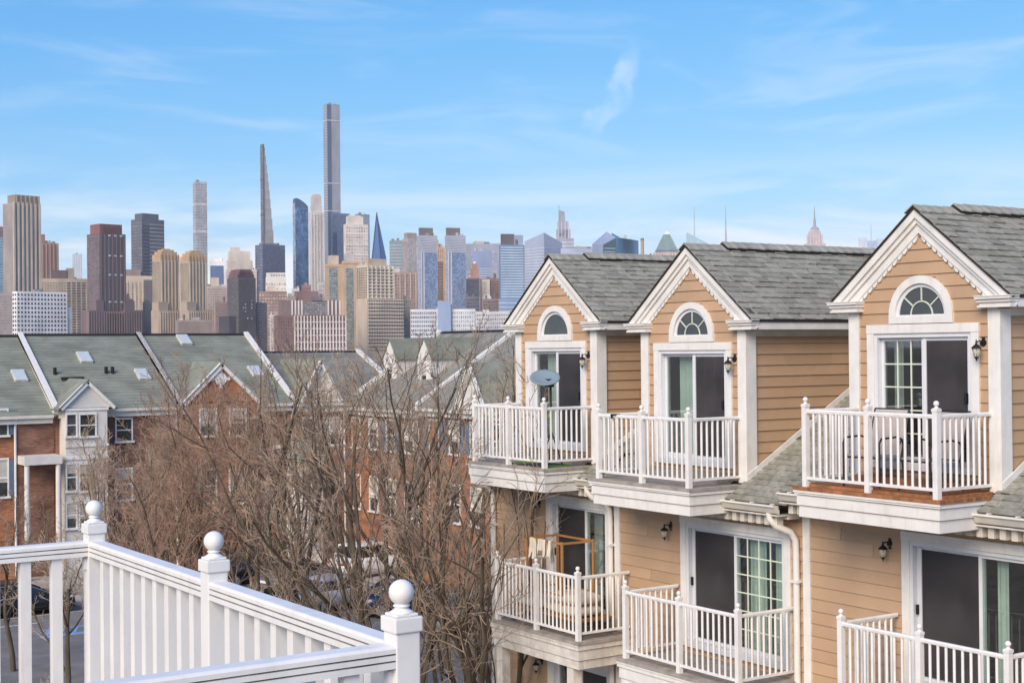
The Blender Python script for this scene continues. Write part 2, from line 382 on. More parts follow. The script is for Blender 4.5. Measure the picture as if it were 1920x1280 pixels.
def lantern(house, M, s, z, flip=1):
    M = M @ Matrix.Translation((s, 0, z)) @ Matrix.Scale(.82, 4); s, z = 0.0, 0.0
    P = part('wall_lantern', M @ Vector((s, -.1, z-.2)), house)
    pl = MB(M); pl.tube([(s,-.02,z),(s,-.05,z)], [.06,.045], 14); pl.box(s-.03,s+.03,-.025,-.02,z-.09,z+.09); pl.build('back_plate', MT['black'], P)
    MB(M).tube([(s,-.05,z),(s,-.11,z+.035),(s,-.17,z+.02),(s,-.19,z-.02)], .011, 8).build('arm', MT['black'], P)
    c = (s,-.19,z-.02)
    MB(M).lathe(c, [(.006,.075),(.012,.05),(.02,.0),(.05,-.02),(.075,-.05),(.078,-.06),(.0,-.06)], 12).build('cap', MT['black'], P)
    MB(M).lathe(c, [(.062,-.06),(.056,-.12),(.028,-.19)], 8, sm=False).build('glass', MT['lampglass'], P)
    cg = MB(M)
    for k in range(4):
        t = PI/4+k*PI/2; cg.tube([(s+.064*math.cos(t),-.19+.064*math.sin(t),z-.08),(s+.03*math.cos(t),-.19+.03*math.sin(t),z-.21)], .005, 5)
    cg.lathe(c, [(.03,-.185),(.034,-.20),(.012,-.225),(.012,-.24),(.0,-.265)], 10); cg.build('cage', MT['black'], P)

def post(M, s, d, z0, z1, wd, P, big=1.0, m_=None):
    mb = MB(M); h = wd/2; c = wd*.58
    mb.box(s-h, s+h, d-h, d+h, z0, z1)
    mb.box(s-c, s+c, d-c, d+c, z1, z1+.034*big)
    mb.box(s-c*.8, s+c*.8, d-c*.8, d+c*.8, z1+.034*big, z1+.041*big)
    o = mb.build('post', m_ or MT['white'], P, bevel=.004 if big > 1 else 0)
    f = MB(M); zc = z1+.041*big; k = wd/.075
    f.lathe((s,d,zc), [(.034*k,0),(.034*k,.002*k),(.027*k,.006*k),(.020*k,.011*k),(.019*k,.015*k),(.0235*k,.017*k),(.0235*k,.021*k),(.019*k,.023*k),(.017*k,.026*k)], 18)
    r = .0358*k; f.ball((s,d,zc+.022*k+r*.93), r, 20)
    f.build('ball_finial', m_ or MT['white'], P)
    return o
def railrun(M, p0, p1, ztop, zbot, n, P, bw, rh, rw, fl=False, m_=None, rnd=True):
    """handrail, bottom rail and n balusters between two points on the deck plane"""
    m_ = m_ or MT['white']; p0 = Vector((*p0, 0)); p1 = Vector((*p1, 0)); d = (p1-p0).normalized(); sd = Vector((d.y, -d.x, 0)); L_ = (p1-p0).length
    hb = MB(M)
    if fl:
        q = [(-.5,-1),(-.5,-.72),(-.40,-.68),(-.5,-.64),(-.5,-.42),(-.40,-.38),(-.5,-.34),(-.5,-.14),(-.42,-.02),(-.36,0)]
        prof = [(x*rw, y*rh) for x, y in q] + [(-x*rw, y*rh) for x, y in q[::-1]]
    else: prof = [(-.42*rw,-rh),(-.5*rw,-.6*rh),(-.5*rw,-.3*rh),(-.3*rw,0),(.3*rw,0),(.5*rw,-.3*rh),(.5*rw,-.6*rh),(.42*rw,-rh)]
    hb.prism([p0+sd*x+Vector((0,0,ztop+y)) for x, y in prof], p1-p0)
    if fl:
        for e_ in (1, 2, 4, 5, 13, 14, 16, 17): hb.m[2+e_] = 1
    hb.build('handrail', [m_, MT['groove']], P)
    MB(M).beam(p0+Vector((0,0,zbot)), p1+Vector((0,0,zbot)), rw*.7, rh*.75).build('bottom_rail', m_, P)
    for i in range(n):
        c = p0+d*(L_*(i+1)/(n+1)+random.uniform(-.002,.002)); mb = MB(M)
        za, zb_ = zbot+rh*.37, ztop-rh+.003
        if rnd: mb.tube([c+Vector((0,0,za)), c+Vector((0,0,zb_))], bw/2*1.08, 8, cap=False)
        else:
            mb.beam(c+Vector((0,0,za)), c+Vector((0,0,zb_)), bw, bw, up=d)
        mb.build('baluster', m_, P)

SHM = []
for i in range(7):
    wd = (.13,.18,.22,.25,.29,.21,.16)[i]; th = (.011,.024,.012,.026,.010,.022,.013)[i]; sk = (.0,.012,-.01,.015,-.012,.008,0)[i]
    vs = [(0,0,0),(wd-.006,0,0),(wd-.006+sk,.16,-.004),(sk,.16,-.004),(0,0,th),(wd-.006,0,th),(wd-.006+sk,.16,.002),(sk,.16,.002)]
    me = bpy.data.meshes.new('shingle'); me.from_pydata(vs, [], [(3,2,1,0),(4,5,6,7),(0,1,5,4),(1,2,6,5),(2,3,7,6),(3,0,4,7)]); me.materials.append(MT['shingle']); SHM.append((me, wd, vs))
def shingle_list(p0, A, U, length, slope, expo=.136, rnd=None):
    A = Vector(A); U = Vector(U); Nn = A.cross(U); p0 = Vector(p0); res = []
    k = 0
    while k*expo < slope-.05:
        x = -(k*.11 % .2)
        while x < length:
            i = rnd.randrange(7); p = p0+A*max(x, 0)+U*k*expo+Nn*.006
            res.append((p, A, U, Nn, i)); x += SHM[i][1]
        k += 1
    return res
def lay_shingles(lst, parent, cap):
    cp = Vector((0,0,CAMZ)); lst = sorted(lst, key=lambda r: (r[0]-cp).length)
    for p, A, U, Nn, i in lst[:cap]:
        o = place('shingle', SHM[i][0], p, parent)
        q = Matrix.Identity(3); q.col[0] = A; q.col[1] = U; q.col[2] = Nn
        o.rotation_euler = q.to_euler()
    if lst[cap:]:
        mb = MB()
        for p, A, U, Nn, i in lst[cap:]: mb.hexa([p+A*v[0]+U*v[1]+Nn*v[2] for v in SHM[i][2]])
        mb.build('shingles', MT['shingles'], parent, kind='stuff')

DE, RISE, EH = .44, 1.19, 1.49            # dormer eave height, rise and half width at the roof edge
SL = math.atan2(RISE, EH)
MSL = math.atan(.575)
FR = 15.05
def townhouse(Yc, dz, sL, sR, label, door_up, door_lo, porch=False, deckm='deck', fmat='trim', lo_s=(-.39, 2.08), drain=None):
    rnd = random.Random(int(Yc*100))
    Z0 = CAMZ+dz
    H = thing('townhouse', (FR, Yc, 0), label, 'townhouse', 'tan sided townhouses with gabled dormers')
    M = frame(FR, Yc, Z0, -PI/2); MS = frame(FR, Yc-1.21, Z0, 0); MN = frame(FR, Yc+1.21, Z0, PI)
    # ---- dormer front
    gk = EH/RISE
    span = lambda z: (-min(1.21, max(.0, (DE+RISE-.10-z)*gk)), min(1.21, max(.0, (DE+RISE-.10-z)*gk)))
    arch = [(-.50, .50, .06, .2)] + [(-math.sqrt(max(0, .5**2-(z-.2)**2)), math.sqrt(max(0, .5**2-(z-.2)**2)), z, z+.0625) for z in np.arange(.2, .69, .0625)]
    holes = [(-.9, .9, -2.0, .06)]
    W = core('dormer_wall', H, M, -2.3, DE+RISE-.1, span, holes)
    siding(W, M, -2.08, DE+RISE-.12, span, [(-.9, .9, -1.86, .06)]+arch)
    sill = MB(M).box(-.95,.95,-.012,.1,-2.06,-1.84); sill.build('apron', MT['tan'], W)
    MB(M).box(-.93,.93,-.34,-.03,-2.06,-1.93).build('step', MT[deckm], H)
    sliding_door(H, M, -.93, .93, -1.84, .09, .12, 'R', door_up.get('cols', 0), 5, door_up.get('scols', 0), door_up.get('curtain'))
    # ---- arched window above the door
    AW = part('arched_window', M @ Vector((0,0,.1)), H)
    def arc(r, n=20, z=.2): return [(r*math.cos(PI*i/n), z+r*math.sin(PI*i/n)) for i in range(n+1)]
    def ringmb(ro, ri, d0, d1, zb):
        mb = MB(M); o_ = [(ro, zb)]+arc(ro)+[(-ro, zb)]; i_ = [(ri, zb)]+arc(ri)+[(-ri, zb)]
        for k in range(len(o_)-1):
            a, b, c, d = o_[k], o_[k+1], i_[k+1], i_[k]
            mb.hexa([(d[0],d1,d[1]),(a[0],d1,a[1]),(a[0],d0,a[1]),(d[0],d0,d[1]),(c[0],d1,c[1]),(b[0],d1,b[1]),(b[0],d0,b[1]),(c[0],d0,c[1])])
        return mb
    rb = ringmb(.53, .425, -.055, .01, .1); rb.box(-.425,.425,-.055,.01,.1,.195); rb.build('casing', MT['trim'], AW, weld=True)
    rb = ringmb(.426, .375, -.02, .01, .19); rb.box(-.375,.375,-.02,.01,.19,.215); rb.build('frame', MT['alu'], AW, weld=True)
    gl = MB(M); pts = arc(.38, 20, .2); gl.add([(x,-.004,z) for x, z in pts], [tuple(range(len(pts)))[::-1]]); gl.build('pane', MT['archpane'], AW)
    if door_up.get('fan', True):
        def bar(p0, p1): MB(M).beam((p0[0],-.011,p0[1]), (p1[0],-.011,p1[1]), .016, .014, up=(0,-1,0)).build('muntin', MT['muntin'], AW)
        for t in (40, 90, 140):
            c_, s_ = math.cos(math.radians(t)), math.sin(math.radians(t)); bar((.18*c_, .21+.18*s_), (.372*c_, .21+.36*s_))
        mu = MB(M); ar = arc(.18, 12, .21)
        for a, b in zip(ar, ar[1:]): mu.beam((a[0],-.011,a[1]), (b[0],-.011,b[1]), .016, .014, up=(0,-1,0))
        mu.build('muntin', MT['muntin'], AW)
    else:
        bmn = MB(M); ar = arc(.376, 14, .2); bmn.tube([(x,-.01,z) for x, z in ar], .006, 5); bmn.build('gasket', MT['muntin'], AW)
    # ---- corner boards
    MB(M).box(-1.235,-1.075,-.05,.0,-2.06,.30).build('corner_board', MT['trim'], H, bevel=.006)
    MB(M).box(1.075,1.235,-.05,.0,-2.06,.30).build('corner_board', MT['trim'], H, bevel=.006)
    MB(MS).box(-.048,.17,-.05,.0,-2.35,.26).build('corner_board', MT['trim'], H, bevel=.006)
    MB(MN).box(-.17,.048,-.05,.0,-2.35,.26).build('corner_board', MT['trim'], H, bevel=.006)
    # ---- dormer sides
    SW = core('dormer_side_wall', H, MS, -2.6, .27, lambda z: (0.0, 7.2)); siding(SW, MS, -2.09, .17, lambda z: (.17, 7.0))
    MB(MS).box(.17,7.0,-.035,.0,.17,.268).build('frieze_board', MT['gutter'], H)
    SN = core('dormer_side_wall', H, MN, -2.6, .27, lambda z: (-7.2, 0.0)); siding(SN, MN, -2.09, .26, lambda z: (-7.0, -.17), course=.166)
    for sg in (1, -1):
        MB(M).box(sg*1.21, sg*1.47, -.06, 7.0, .27, .285).build('soffit', MT['gutter'], H)
        MB(M).box(sg*1.465, sg*1.5, -.04, 7.0, .272, DE+.0).build('fascia_board', MT['trim'], H, bevel=.004)
        # cornice return: stacked mouldings closing the eave
        cr = MB(M); cr.box(sg*.99, sg*1.52, -.20, .0, .375, .405); cr.box(sg*1.0, sg*1.505, -.17, .0, .335, .375); cr.box(sg*1.02, sg*1.49, -.14, .0, .30, .335); cr.box(sg*1.0, sg*1.50, -.16, .0, .27, .30)
        cr.box(sg*.985, sg*1.525, -.21, .0, .405, .42)
        cr.build('cornice_return', MT['trim'], H, bevel=.006)
        # rake: crown moulding and frieze with a scalloped lower edge
        nx, nz = math.cos(SL), math.sin(SL); Ls = math.hypot(EH, RISE)
        def rk(t, drop): return (sg*(EH-t*nx), DE+t*nz-drop)
        for nm, d0, d1, u0, u1 in (('rake_board', -.13, .0, .015, .115), ('rake_board', -.095, .0, .115, .17), ('rake_board', -.06, .0, .17, .27)):
            q = [rk(0.0, u0/nx), rk(Ls, u0/nx), rk(Ls, u1/nx), rk(0.0, u1/nx)]
            # cut the foot level on top of the return
            zf = .42; f = []
            for dr in (u0, u1):
                t = max(0.0, (zf-(DE-dr/nx))/nz); f.append(rk(t, dr/nx))
            MB(M).prism([(f[0][0],d0,f[0][1]),(q[1][0],d0,q[1][1]),(q[2][0],d0,q[2][1]),(f[1][0],d0,f[1][1])], (0,d1-d0,0)).build(nm, MT['trim'], H, weld=True)
        sc = []; step = .112; k0 = .42; n = int((Ls-k0-.03)/step)
        base = .265/nx
        topl = [rk(k0, base), rk(k0+n*step, base)]; edge = []
        for i in range(n):
            for j in range(7):
                t = k0+step*(i+j/6.0); bulge = .008+.048*math.sqrt(max(0, 1-((j/3.0-1)**2)))
                edge.append(rk(t, base+bulge/nx))
        poly = [topl[0]]+edge+[topl[1]]
        MB(M).prism([(x,-.045,z) for x, z in poly], (0,.03,0)).build('scalloped_trim', MT['trim'], H, weld=True)
    # ---- dormer roof
    R = MB(M); q0, q1 = -.155, 7.2; e = .03
    for sg in (1, -1):
        ax = sg*(EH+e); az = DE-e*math.tan(SL)
        R.hexa([(ax,q0,az-.03),(0,q0,DE+RISE-.03),(0,q1,DE+RISE-.03),(ax,q1,az-.03),(ax,q0,az),(0,q0,DE+RISE),(0,q1,DE+RISE),(ax,q1,az)])
    roof = R.build('dormer_roof', MT['dark'], H)
    pR = M @ Vector((EH+e, q0, DE-e*math.tan(SL))); pL = M @ Vector((-(EH+e), q1, DE-e*math.tan(SL)))
    Ls2 = (EH+e)/math.cos(SL)
    lst = shingle_list(pR, (1,0,0), (0,math.cos(SL),math.sin(SL)), q1-q0-.3, Ls2, rnd=rnd)
    lay_shingles(lst, roof, 285)
    lay_shingles(shingle_list(pL, (-1,0,0), (0,-math.cos(SL),math.sin(SL)), q1-q0-.3, Ls2, rnd=rnd), roof, 0)
    # ridge: flat caps in front, then the raised vent with its dark edge
    q = q0-.01
    while q < 7.0:
        hgt = .012 if q < .62 else .06
        mb = MB(M); a = .145
        for sg in (1, -1):
            z_ = DE+RISE+hgt+rnd.uniform(0,.006); dzr = a*math.tan(SL)*.86
            mb.hexa([(0,q,z_),(sg*a,q,z_-dzr),(sg*a,q+.215,z_-dzr-.008),(0,q+.215,z_-.008),(0,q,z_+.016),(sg*a,q,z_-dzr+.016),(sg*a,q+.215,z_-dzr+.008),(0,q+.215,z_+.008)])
        mb.build('ridge_cap', MT['ridge'], roof); q += .2
    vb = MB(M)
    for sg in (1, -1):
        a = .135; zz = DE+RISE
        vb.hexa([(0,.62,zz),(sg*a,.62,zz-a*math.tan(SL)+.01),(sg*a,7.0,zz-a*math.tan(SL)+.01),(0,7.0,zz),(0,.62,zz+.055),(sg*a,.62,zz-a*.7+.045),(sg*a,7.0,zz-a*.7+.045),(0,7.0,zz+.055)])
    vb.build('ridge_vent', MT['dark'], roof)
    # ---- main roof, running up behind the dormer from the gutter
    mr = MB(M); g0 = -.42; gz = -2.25; top = 6.6
    mr.hexa([(sL,g0,gz-.06),(sR,g0,gz-.06),(sR,top,gz-.06+(top-g0)*.575),(sL,top,gz-.06+(top-g0)*.575),(sL,g0,gz),(sR,g0,gz),(sR,top,gz+(top-g0)*.575),(sL,top,gz+(top-g0)*.575)])
    mroof = mr.build('main_roof', MT['dark'], H)
    lst = []
    for a, b in ((sL, -1.2), (1.2, sR)):
        lst += shingle_list(M @ Vector((a, g0-.02, gz)), (0,-1,0), (math.cos(MSL),0,math.sin(MSL)), b-a, 4.6, rnd=rnd)
    lay_shingles(lst, mroof, 260)
    # white flashing where the roof meets the dormer side
    MB(M).beam((1.262,-.02,gz+.4*.575+.075),(1.262,5.5,gz+5.92*.575+.075), .02, .085, up=(0,0,1)).build('step_flashing', MT['trim'], H)
    MB(M).beam((-1.262,-.02,gz+.4*.575+.075),(-1.262,5.5,gz+5.92*.575+.075), .02, .085, up=(0,0,1)).build('step_flashing', MT['trim'], H)
    # ---- gutters with soffit and dentils
    for a, b in ((sL+.02, -1.18), (1.18, sR-.02)):
        pr = [(-.40,-2.26),(-.52,-2.255),(-.53,-2.275),(-.50,-2.30),(-.46,-2.37),(-.40,-2.39)]
        MB(M).prism([(a,y,z) for y, z in pr], (b-a,0,0)).build('gutter', MT['gutter'], H)
        for k in range(3): MB(M).box(a+.2+k*.42,a+.23+k*.42,-.50,-.36,-2.252,-2.238).build('gutter_strap', MT['white'], H)
    cz = -2.395
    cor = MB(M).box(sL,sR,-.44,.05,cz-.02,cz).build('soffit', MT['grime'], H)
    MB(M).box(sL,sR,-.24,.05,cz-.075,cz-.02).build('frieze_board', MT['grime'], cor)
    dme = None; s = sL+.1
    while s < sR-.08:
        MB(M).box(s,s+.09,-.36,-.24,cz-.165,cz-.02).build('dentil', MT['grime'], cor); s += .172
    # ---- facade of the floors below
    wl = FR+.05; ML = frame(wl, Yc, Z0, -PI/2); lo0, lo1 = lo_s
    ho = [(lo0+.03, lo1-.03, -4.75, -2.69)]
    if porch: ho.append((lo0+.03, lo1-.03, -7.6, -5.52))
    LW = core('wall', H, ML, -Z0, cz, lambda z: (sL, sR), ho)
    siding(LW, ML, -Z0+.3 if False else -8.6, cz-.14, lambda z: (sL+.0, sR), [(h[0]+.02, h[1]-.02, h[2]+.06, h[3]-.02) for h in ho], course=.178)
    sliding_door(H, ML, lo0, lo1, -4.72, -2.66, .13, 'L', door_lo.get('cols', 0), 6, 0, door_lo.get('curtain'), mid=door_lo.get('mid'))
    if porch: sliding_door(H, ML, lo0, lo1, -7.6, -5.46, .13, 'R', 2, 3, 0, None)
    lantern(H, M, .985, -.17); lantern(H, ML, -.63, -2.86)
    if porch: lantern(H, ML, -.6, -5.72)
    # ---- top balcony
    fm = MT[fmat]
    zd = -2.06; q0 = -1.16; s0, s1 = -1.25, 1.23
    Bc = MB(M).box(s0,s1,q0,.0,zd-.045,zd).build('balcony', MT[deckm], H)
    def fascia(P, M, s0, s1, q0, zd, hts, qb=.0, back=True, m_=None):
        z = zd-.045
        for i, h in enumerate(hts):
            ins = .02+.022*i
            mb = MB(M); tp = -.004
            mb.hexa([(s0+ins+tp,q0+ins+tp,z-h),(s1-ins-tp,q0+ins+tp,z-h),(s1-ins-tp,q0+ins+.1,z-h),(s0+ins+tp,q0+ins+.1,z-h),(s0+ins,q0+ins,z),(s1-ins,q0+ins,z),(s1-ins,q0+ins+.1,z),(s0+ins,q0+ins+.1,z)])
            mb.build('fascia_board', m_, P)
            for a, sg in ((s0+ins, 1), (s1-ins, -1)):
                mb = MB(M); mb.hexa([(a+sg*tp,q0+ins+.1,z-h),(a+sg*.1,q0+ins+.1,z-h),(a+sg*.1,qb,z-h),(a+sg*tp,qb,z-h),(a,q0+ins+.1,z),(a+sg*.1,q0+ins+.1,z),(a+sg*.1,qb,z),(a,qb,z)]) if sg > 0 else mb.hexa([(a-.1,q0+ins+.1,z-h),(a-tp,q0+ins+.1,z-h),(a-tp,qb,z-h),(a-.1,qb,z-h),(a-.1,q0+ins+.1,z),(a,q0+ins+.1,z),(a,qb,z),(a-.1,qb,z)])
                mb.build('fascia_board', m_, P)
            z -= h+.009
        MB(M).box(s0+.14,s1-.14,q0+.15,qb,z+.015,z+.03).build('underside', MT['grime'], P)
        MB(M).box(s0+.004,s1-.004,q0+.004,q0+.02,zd-.075,zd-.046).build('nosing', m_, P)
    fascia(Bc, M, s0, s1, q0, zd, (.055, .135, .15), m_=fm)
    ps = (-1.1, 0.0, 1.1); pq = -1.05; zt = zd+1.03
    for s in ps: post(M, s, pq, zd, zt+.035, .075, Bc)
    for a, b in ((ps[0], ps[1]), (ps[1], ps[2])): railrun(M, (a+.035, pq), (b-.035, pq), zt, zd+.115, 8, Bc, .034, .05, .05)
    for s in (ps[0], ps[2]): railrun(M, (s, pq+.035), (s, -.05), zt, zd+.115, 8, Bc, .034, .05, .05)
    if deckm == 'wood':
        k = 0; qq = q0+.12
        while qq < -.1:
            MB(M).box(s0+.08+rnd.uniform(0,.03), s1-.08-rnd.uniform(0,.03), qq, qq+.125, zd+.001, zd+.03+rnd.uniform(0,.01)).build('deck_board', MT['wood'], Bc); qq += .134
    # ---- lower balcony
    zd2 = -4.82; a0, a1 = door_lo.get('bal', (-.47, 2.13)); pq2 = -1.10; zt2 = zd2+1.05
    B2 = MB(ML).box(a0-.13,a1+.13,pq2-.11,.0,zd2-.05,zd2).build('balcony', MT['deck'], H)
    fascia(B2, ML, a0-.13, a1+.13, pq2-.11, zd2, (.09, .16, .14), m_=MT[door_lo.get('fm', 'trim')])
    mids = (a0, (a0+a1)/2, a1)
    for s in mids: post(ML, s, pq2, zd2, zt2+.035, .075, B2)
    for a, b in ((mids[0], mids[1]), (mids[1], mids[2])): railrun(ML, (a+.035, pq2), (b-.035, pq2), zt2, zd2+.115, 9, B2, .034, .05, .05)
    for s in (mids[0], mids[2]): railrun(ML, (s, pq2+.035), (s, -.04), zt2, zd2+.115, 8, B2, .034, .05, .05)
    if porch:
        for s in (a0+.05, a1-.22): MB(ML).box(s-.09,s+.09,pq2-.02,pq2+.16,-Z0,zd2-.44).build('porch_post', MT['grime'], H, bevel=.01)
    # ---- downspout at the party line
    if drain is not None:
        for sd_, q_ in drain:
            o_ = [(sd_-.14,-.46,-2.36),(sd_-.13,-.46,-2.46),(sd_-.08,-.40,-2.56),(sd_-.02,-.17,-2.66),(sd_,-.085,-2.78),(sd_,-.07,-3.0),(sd_,-.07,-Z0+.1)]
            MB(ML).tube(o_, .05, 10, sm=True).build('downspout', MT['trim'], H)
            for zz in (-3.4, -5.2): MB(ML).box(sd_-.07,sd_+.07,-.13,.0,zz,zz+.04).build('downspout_strap', MT['trim'], H)
    MB(ML).box(sL+.0,sL+.14,-.04,.01,-Z0,cz-.16).build('corner_board', MT['trim'], H)
    return H, M, ML

H1, M1, L1 = townhouse(21.26, .06, -2.26, 1.60, 'tan townhouse farthest along the row, with a satellite dish on its top balcony', dict(curtain=[(-.55,-.12,'curtain',4)], fan=False),
    dict(curtain=[(.75,1.0,'drape',3),(1.05,1.3,'curtain',3)], mid=.75, bal=(-.39, 2.02), fm='grime'), porch=True, lo_s=(-.39, 1.54), drain=[(1.56,0),(-2.1,0)])
H2, M2, L2 = townhouse(17.53, .0, -2.10, 2.33, 'tan townhouse in the middle of the row, pale curtain behind its dormer door', dict(curtain=[(-.56,-.1,'curtain',5),(.15,.7,'drape',5)], scols=3),
    dict(cols=4, curtain=[(1.0,1.35,'curtain',3),(1.55,1.9,'curtain',4)], bal=(-.45, 2.13)), lo_s=(-.37, 2.1), drain=[(2.25,0)])
H3, M3, L3 = townhouse(12.93, .2, -2.25, 4.2, 'nearest tan townhouse, chairs on its cedar decked top balcony', dict(cols=3, curtain=[(-.66,-.5,'drape',2),(-.16,-.04,'drape',2)]),
    dict(curtain=[(.95,1.12,'curtain',2),(1.6,1.9,'drape',3)], bal=(-.5, 2.1)), deckm='wood', fmat='trim', lo_s=(-.41, 2.08))

# ------------------------------------------------------------------ white balcony railing in the foreground
MF = frame(1.622, 0, CAMZ, PI/2)
bx = thing('balcony_railing', (1.67, 4.2, CAMZ-1.75), 'white vinyl balcony railing with ball topped posts in the foreground', 'railing')
zt, zd = -.664, -1.73
for a in (2.915, 4.04, 5.165): post(MF, a, 0, zd, zt+.026, .062, bx, 1.02, MT['white'])
for a, b in ((2.915, 4.04), (4.04, 5.165)): railrun(MF, (a+.03, 0), (b-.03, 0), zt, zd+.1, 9, bx, .036, .052, .058, True, rnd=False)
for a in (2.915, 5.165): railrun(MF, (a, .03), (a, 1.0), zt, zd+.1, 8, bx, .036, .052, .058, True, rnd=False)
for a in (2.915, 5.165):
    MB(MF).box(a-.012,a+.012,.031,.04,zt-.1,zt-.06).build('bracket', MT['alu'], bx)
dk = MB(MF).box(2.76,5.31,-.12,1.0,zd-.3,zd).build('balcony_deck', MT['deck']); tag(dk, 'grey balcony deck under the foreground railing', 'balcony')

# ------------------------------------------------------------------ skyline across the river
Rg = Vector((math.cos(YAW), -math.sin(YAW), 0)); Fg = Vector((math.sin(YAW), math.cos(YAW), 0))
_mc = {}
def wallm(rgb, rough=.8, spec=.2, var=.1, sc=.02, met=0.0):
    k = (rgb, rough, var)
    g_ = sum(rgb)/3; rgb = tuple(min(238, 16+(c*.66+g_*.34)*.96) for c in rgb)  # greyed and lifted: extra skyline haze put into the facade colour
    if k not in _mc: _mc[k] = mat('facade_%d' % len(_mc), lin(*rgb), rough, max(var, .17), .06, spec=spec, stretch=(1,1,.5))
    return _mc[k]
def curtainm(rgb, var=.16, sc=.03):
    k = (rgb, 'c')
    if k not in _mc: _mc[k] = mat('curtain_wall_%d' % len(_mc), tuple(c*.85 for c in lin(*rgb)), .25, var, sc, spec=.5, stretch=(1,1,.35))
    return _mc[k]
_isl = {}
def islandize(m_, amt=.38):
    """the same glass, with every pane a little lighter or darker than the next"""
    if m_.name in _isl: return _isl[m_.name]
    q = m_.copy(); nt = q.node_tree; b = nt.nodes['Principled BSDF']; src = b.inputs['Base Color'].links[0].from_socket
    h = nt.nodes.new('ShaderNodeHueSaturation'); g = nt.nodes.new('ShaderNodeNewGeometry'); r = nt.nodes.new('ShaderNodeMapRange'); r.inputs[3].default_value = 1-amt; r.inputs[4].default_value = 1+amt
    nt.links.new(g.outputs['Random Per Island'], r.inputs[0]); nt.links.new(r.outputs[0], h.inputs['Value']); nt.links.new(src, h.inputs['Color']); nt.links.new(h.outputs[0], b.inputs['Base Color'])
    _isl[m_.name] = q; return q
class Tower:
    def __init__(s, name, label, x0, x1, ytop, D, xm=None, col=(180,165,150), a=32, zb=-2.0, cat='skyscraper', depth=None):
        mid = xm if xm is not None else x0
        px = D/FPX
        s.px = px; s.D = D
        s.T = thing(name, (0,0,0), label, cat)
        dr = ray(mid, 640); n = Vector((dr[0], dr[1], 0)); P = n*(D/float(dr@_f)); s.P = Vector((P.x, P.y, 0))
        nd = n.normalized(); rt = Vector((nd.y, -nd.x, 0)); s.rt = rt
        WL[s.T.name] = s.P; s.T.location = s.P
        if xm is None: s.a = 0.0; s.A = (x1-x0)*px; s.B = depth or s.A*.8; s.hasL = False
        else:
            s.a = math.radians(a); s.A = (x1-xm)*px/math.cos(s.a); s.B = max((xm-x0)*px/math.sin(s.a), 1.0); s.hasL = True
        ang = math.atan2(rt.y, rt.x)+s.a
        s.M = Matrix.Translation(s.P) @ Matrix.Rotation(ang, 4, 'Z'); s.xm = mid
        s.H = s.z(ytop); s.wm = wallm(col); s.parts = []
    def z(s, py): d = ray(s.xm, py); return CAMZ+d[2]/float(d@_f)*s.D
    def t(s, px): return (px-s.xm)*s.px/math.cos(s.a)           # along the right face
    def tl(s, px): return (s.xm-px)*s.px/math.sin(s.a) if s.hasL else 0
    def box(s, u0, u1, v0, v1, z0, z1, m_=None, name='shaft', kind=None):
        o = MB(s.M).box(u0,u1,v0,v1,z0,z1).build(name, m_ or s.wm, s.T, kind=kind); return o
    def shaft(s, ytop=None, ybot=None, i0=0.0, i1=0.0, m_=None, name='shaft', j0=None, j1=None):
        zt = s.z(ytop) if ytop is not None else s.H; zb = s.z(ybot) if ybot is not None else 0
        j0 = i0 if j0 is None else j0; j1 = i1 if j1 is None else j1
        rnd = random.Random(int(s.A*31+s.H*7))
        for k in range(rnd.randrange(2, 5)):                           # plant rooms, tanks and vents on the roof
            u = rnd.uniform(.05, .75)*s.A; v = rnd.uniform(.1, .6)*s.B; w_ = rnd.uniform(.08, .24)*s.A; hh = rnd.uniform(1.6, 5.5)
            s.box(u, min(u+w_, s.A*.97), v, min(v+s.B*.25, s.B*.97), zt, zt+hh, ROOFM[rnd.randrange(3)], 'roof_plant')
        if rnd.random() < .45 and s.D < 2500:
            u = rnd.uniform(.2, .8)*s.A; MB(s.M).tube([(u, s.B*.3, zt), (u, s.B*.3, zt+4), (u, s.B*.3, zt+6.5), (u, s.B*.3, zt+7.6)], [1.2, 1.7, 1.7, .1], 10, sm=False).build('water_tank', ROOFM[1], s.T)
        return s.box(i0*s.A, s.A*(1-i1), j0*s.B, s.B*(1-j1), zb, zt, m_, name)
    def pt(s, face, t, z, out): return (t, -out, z) if face == 'R' else (-out, t, z)
    def windows(s, face, t0, t1, y0, y1, nx, ny, fw=.6, fh=.55, m_=None, out=.35, off=0.0, skip=0.0, name='windows'):
        """rows and columns of panes standing in front of one face; y0, y1 are the photo heights of top and bottom"""
        rnd = random.Random(hash((face, nx, ny)) & 255)
        z1, z0 = s.z(y0), s.z(y1); mb = MB(s.M); dx = (t1-t0)/nx; dz = (z1-z0)/ny
        for i in range(nx):
            for j in range(ny):
                if skip and rnd.random() < skip: continue
                ta = t0+dx*(i+.5-fw/2); tb = ta+dx*fw; za = z0+dz*(j+.5-fh/2); zb = za+dz*fh
                q = [s.pt(face,ta,za,out+off), s.pt(face,tb,za,out+off), s.pt(face,tb,zb,out+off), s.pt(face,ta,zb,out+off)]
                mb.add(q, [(0,1,2,3) if face == 'R' else (3,2,1,0)])
        return mb.build(name, islandize(m_ or WIN), s.T, kind='stuff')
    def piers(s, face, t0, t1, y0, y1, n, wf=.35, dep=.9, m_=None, base=0.0, name='piers'):
        z1, z0 = s.z(y0), s.z(y1); mb = MB(s.M); dx = (t1-t0)/max(1, n-1) if n > 1 else 0; wd = (t1-t0)/n*wf
        for i in range(n):
            c = t0+dx*i
            if face == 'R': mb.box(c-wd/2,c+wd/2,base-dep,base+.1,z0,z1)
            else: mb.box(base-dep,base+.1,c-wd/2,c+wd/2,z0,z1)
        return mb.build(name, m_ or s.wm, s.T, kind='stuff')
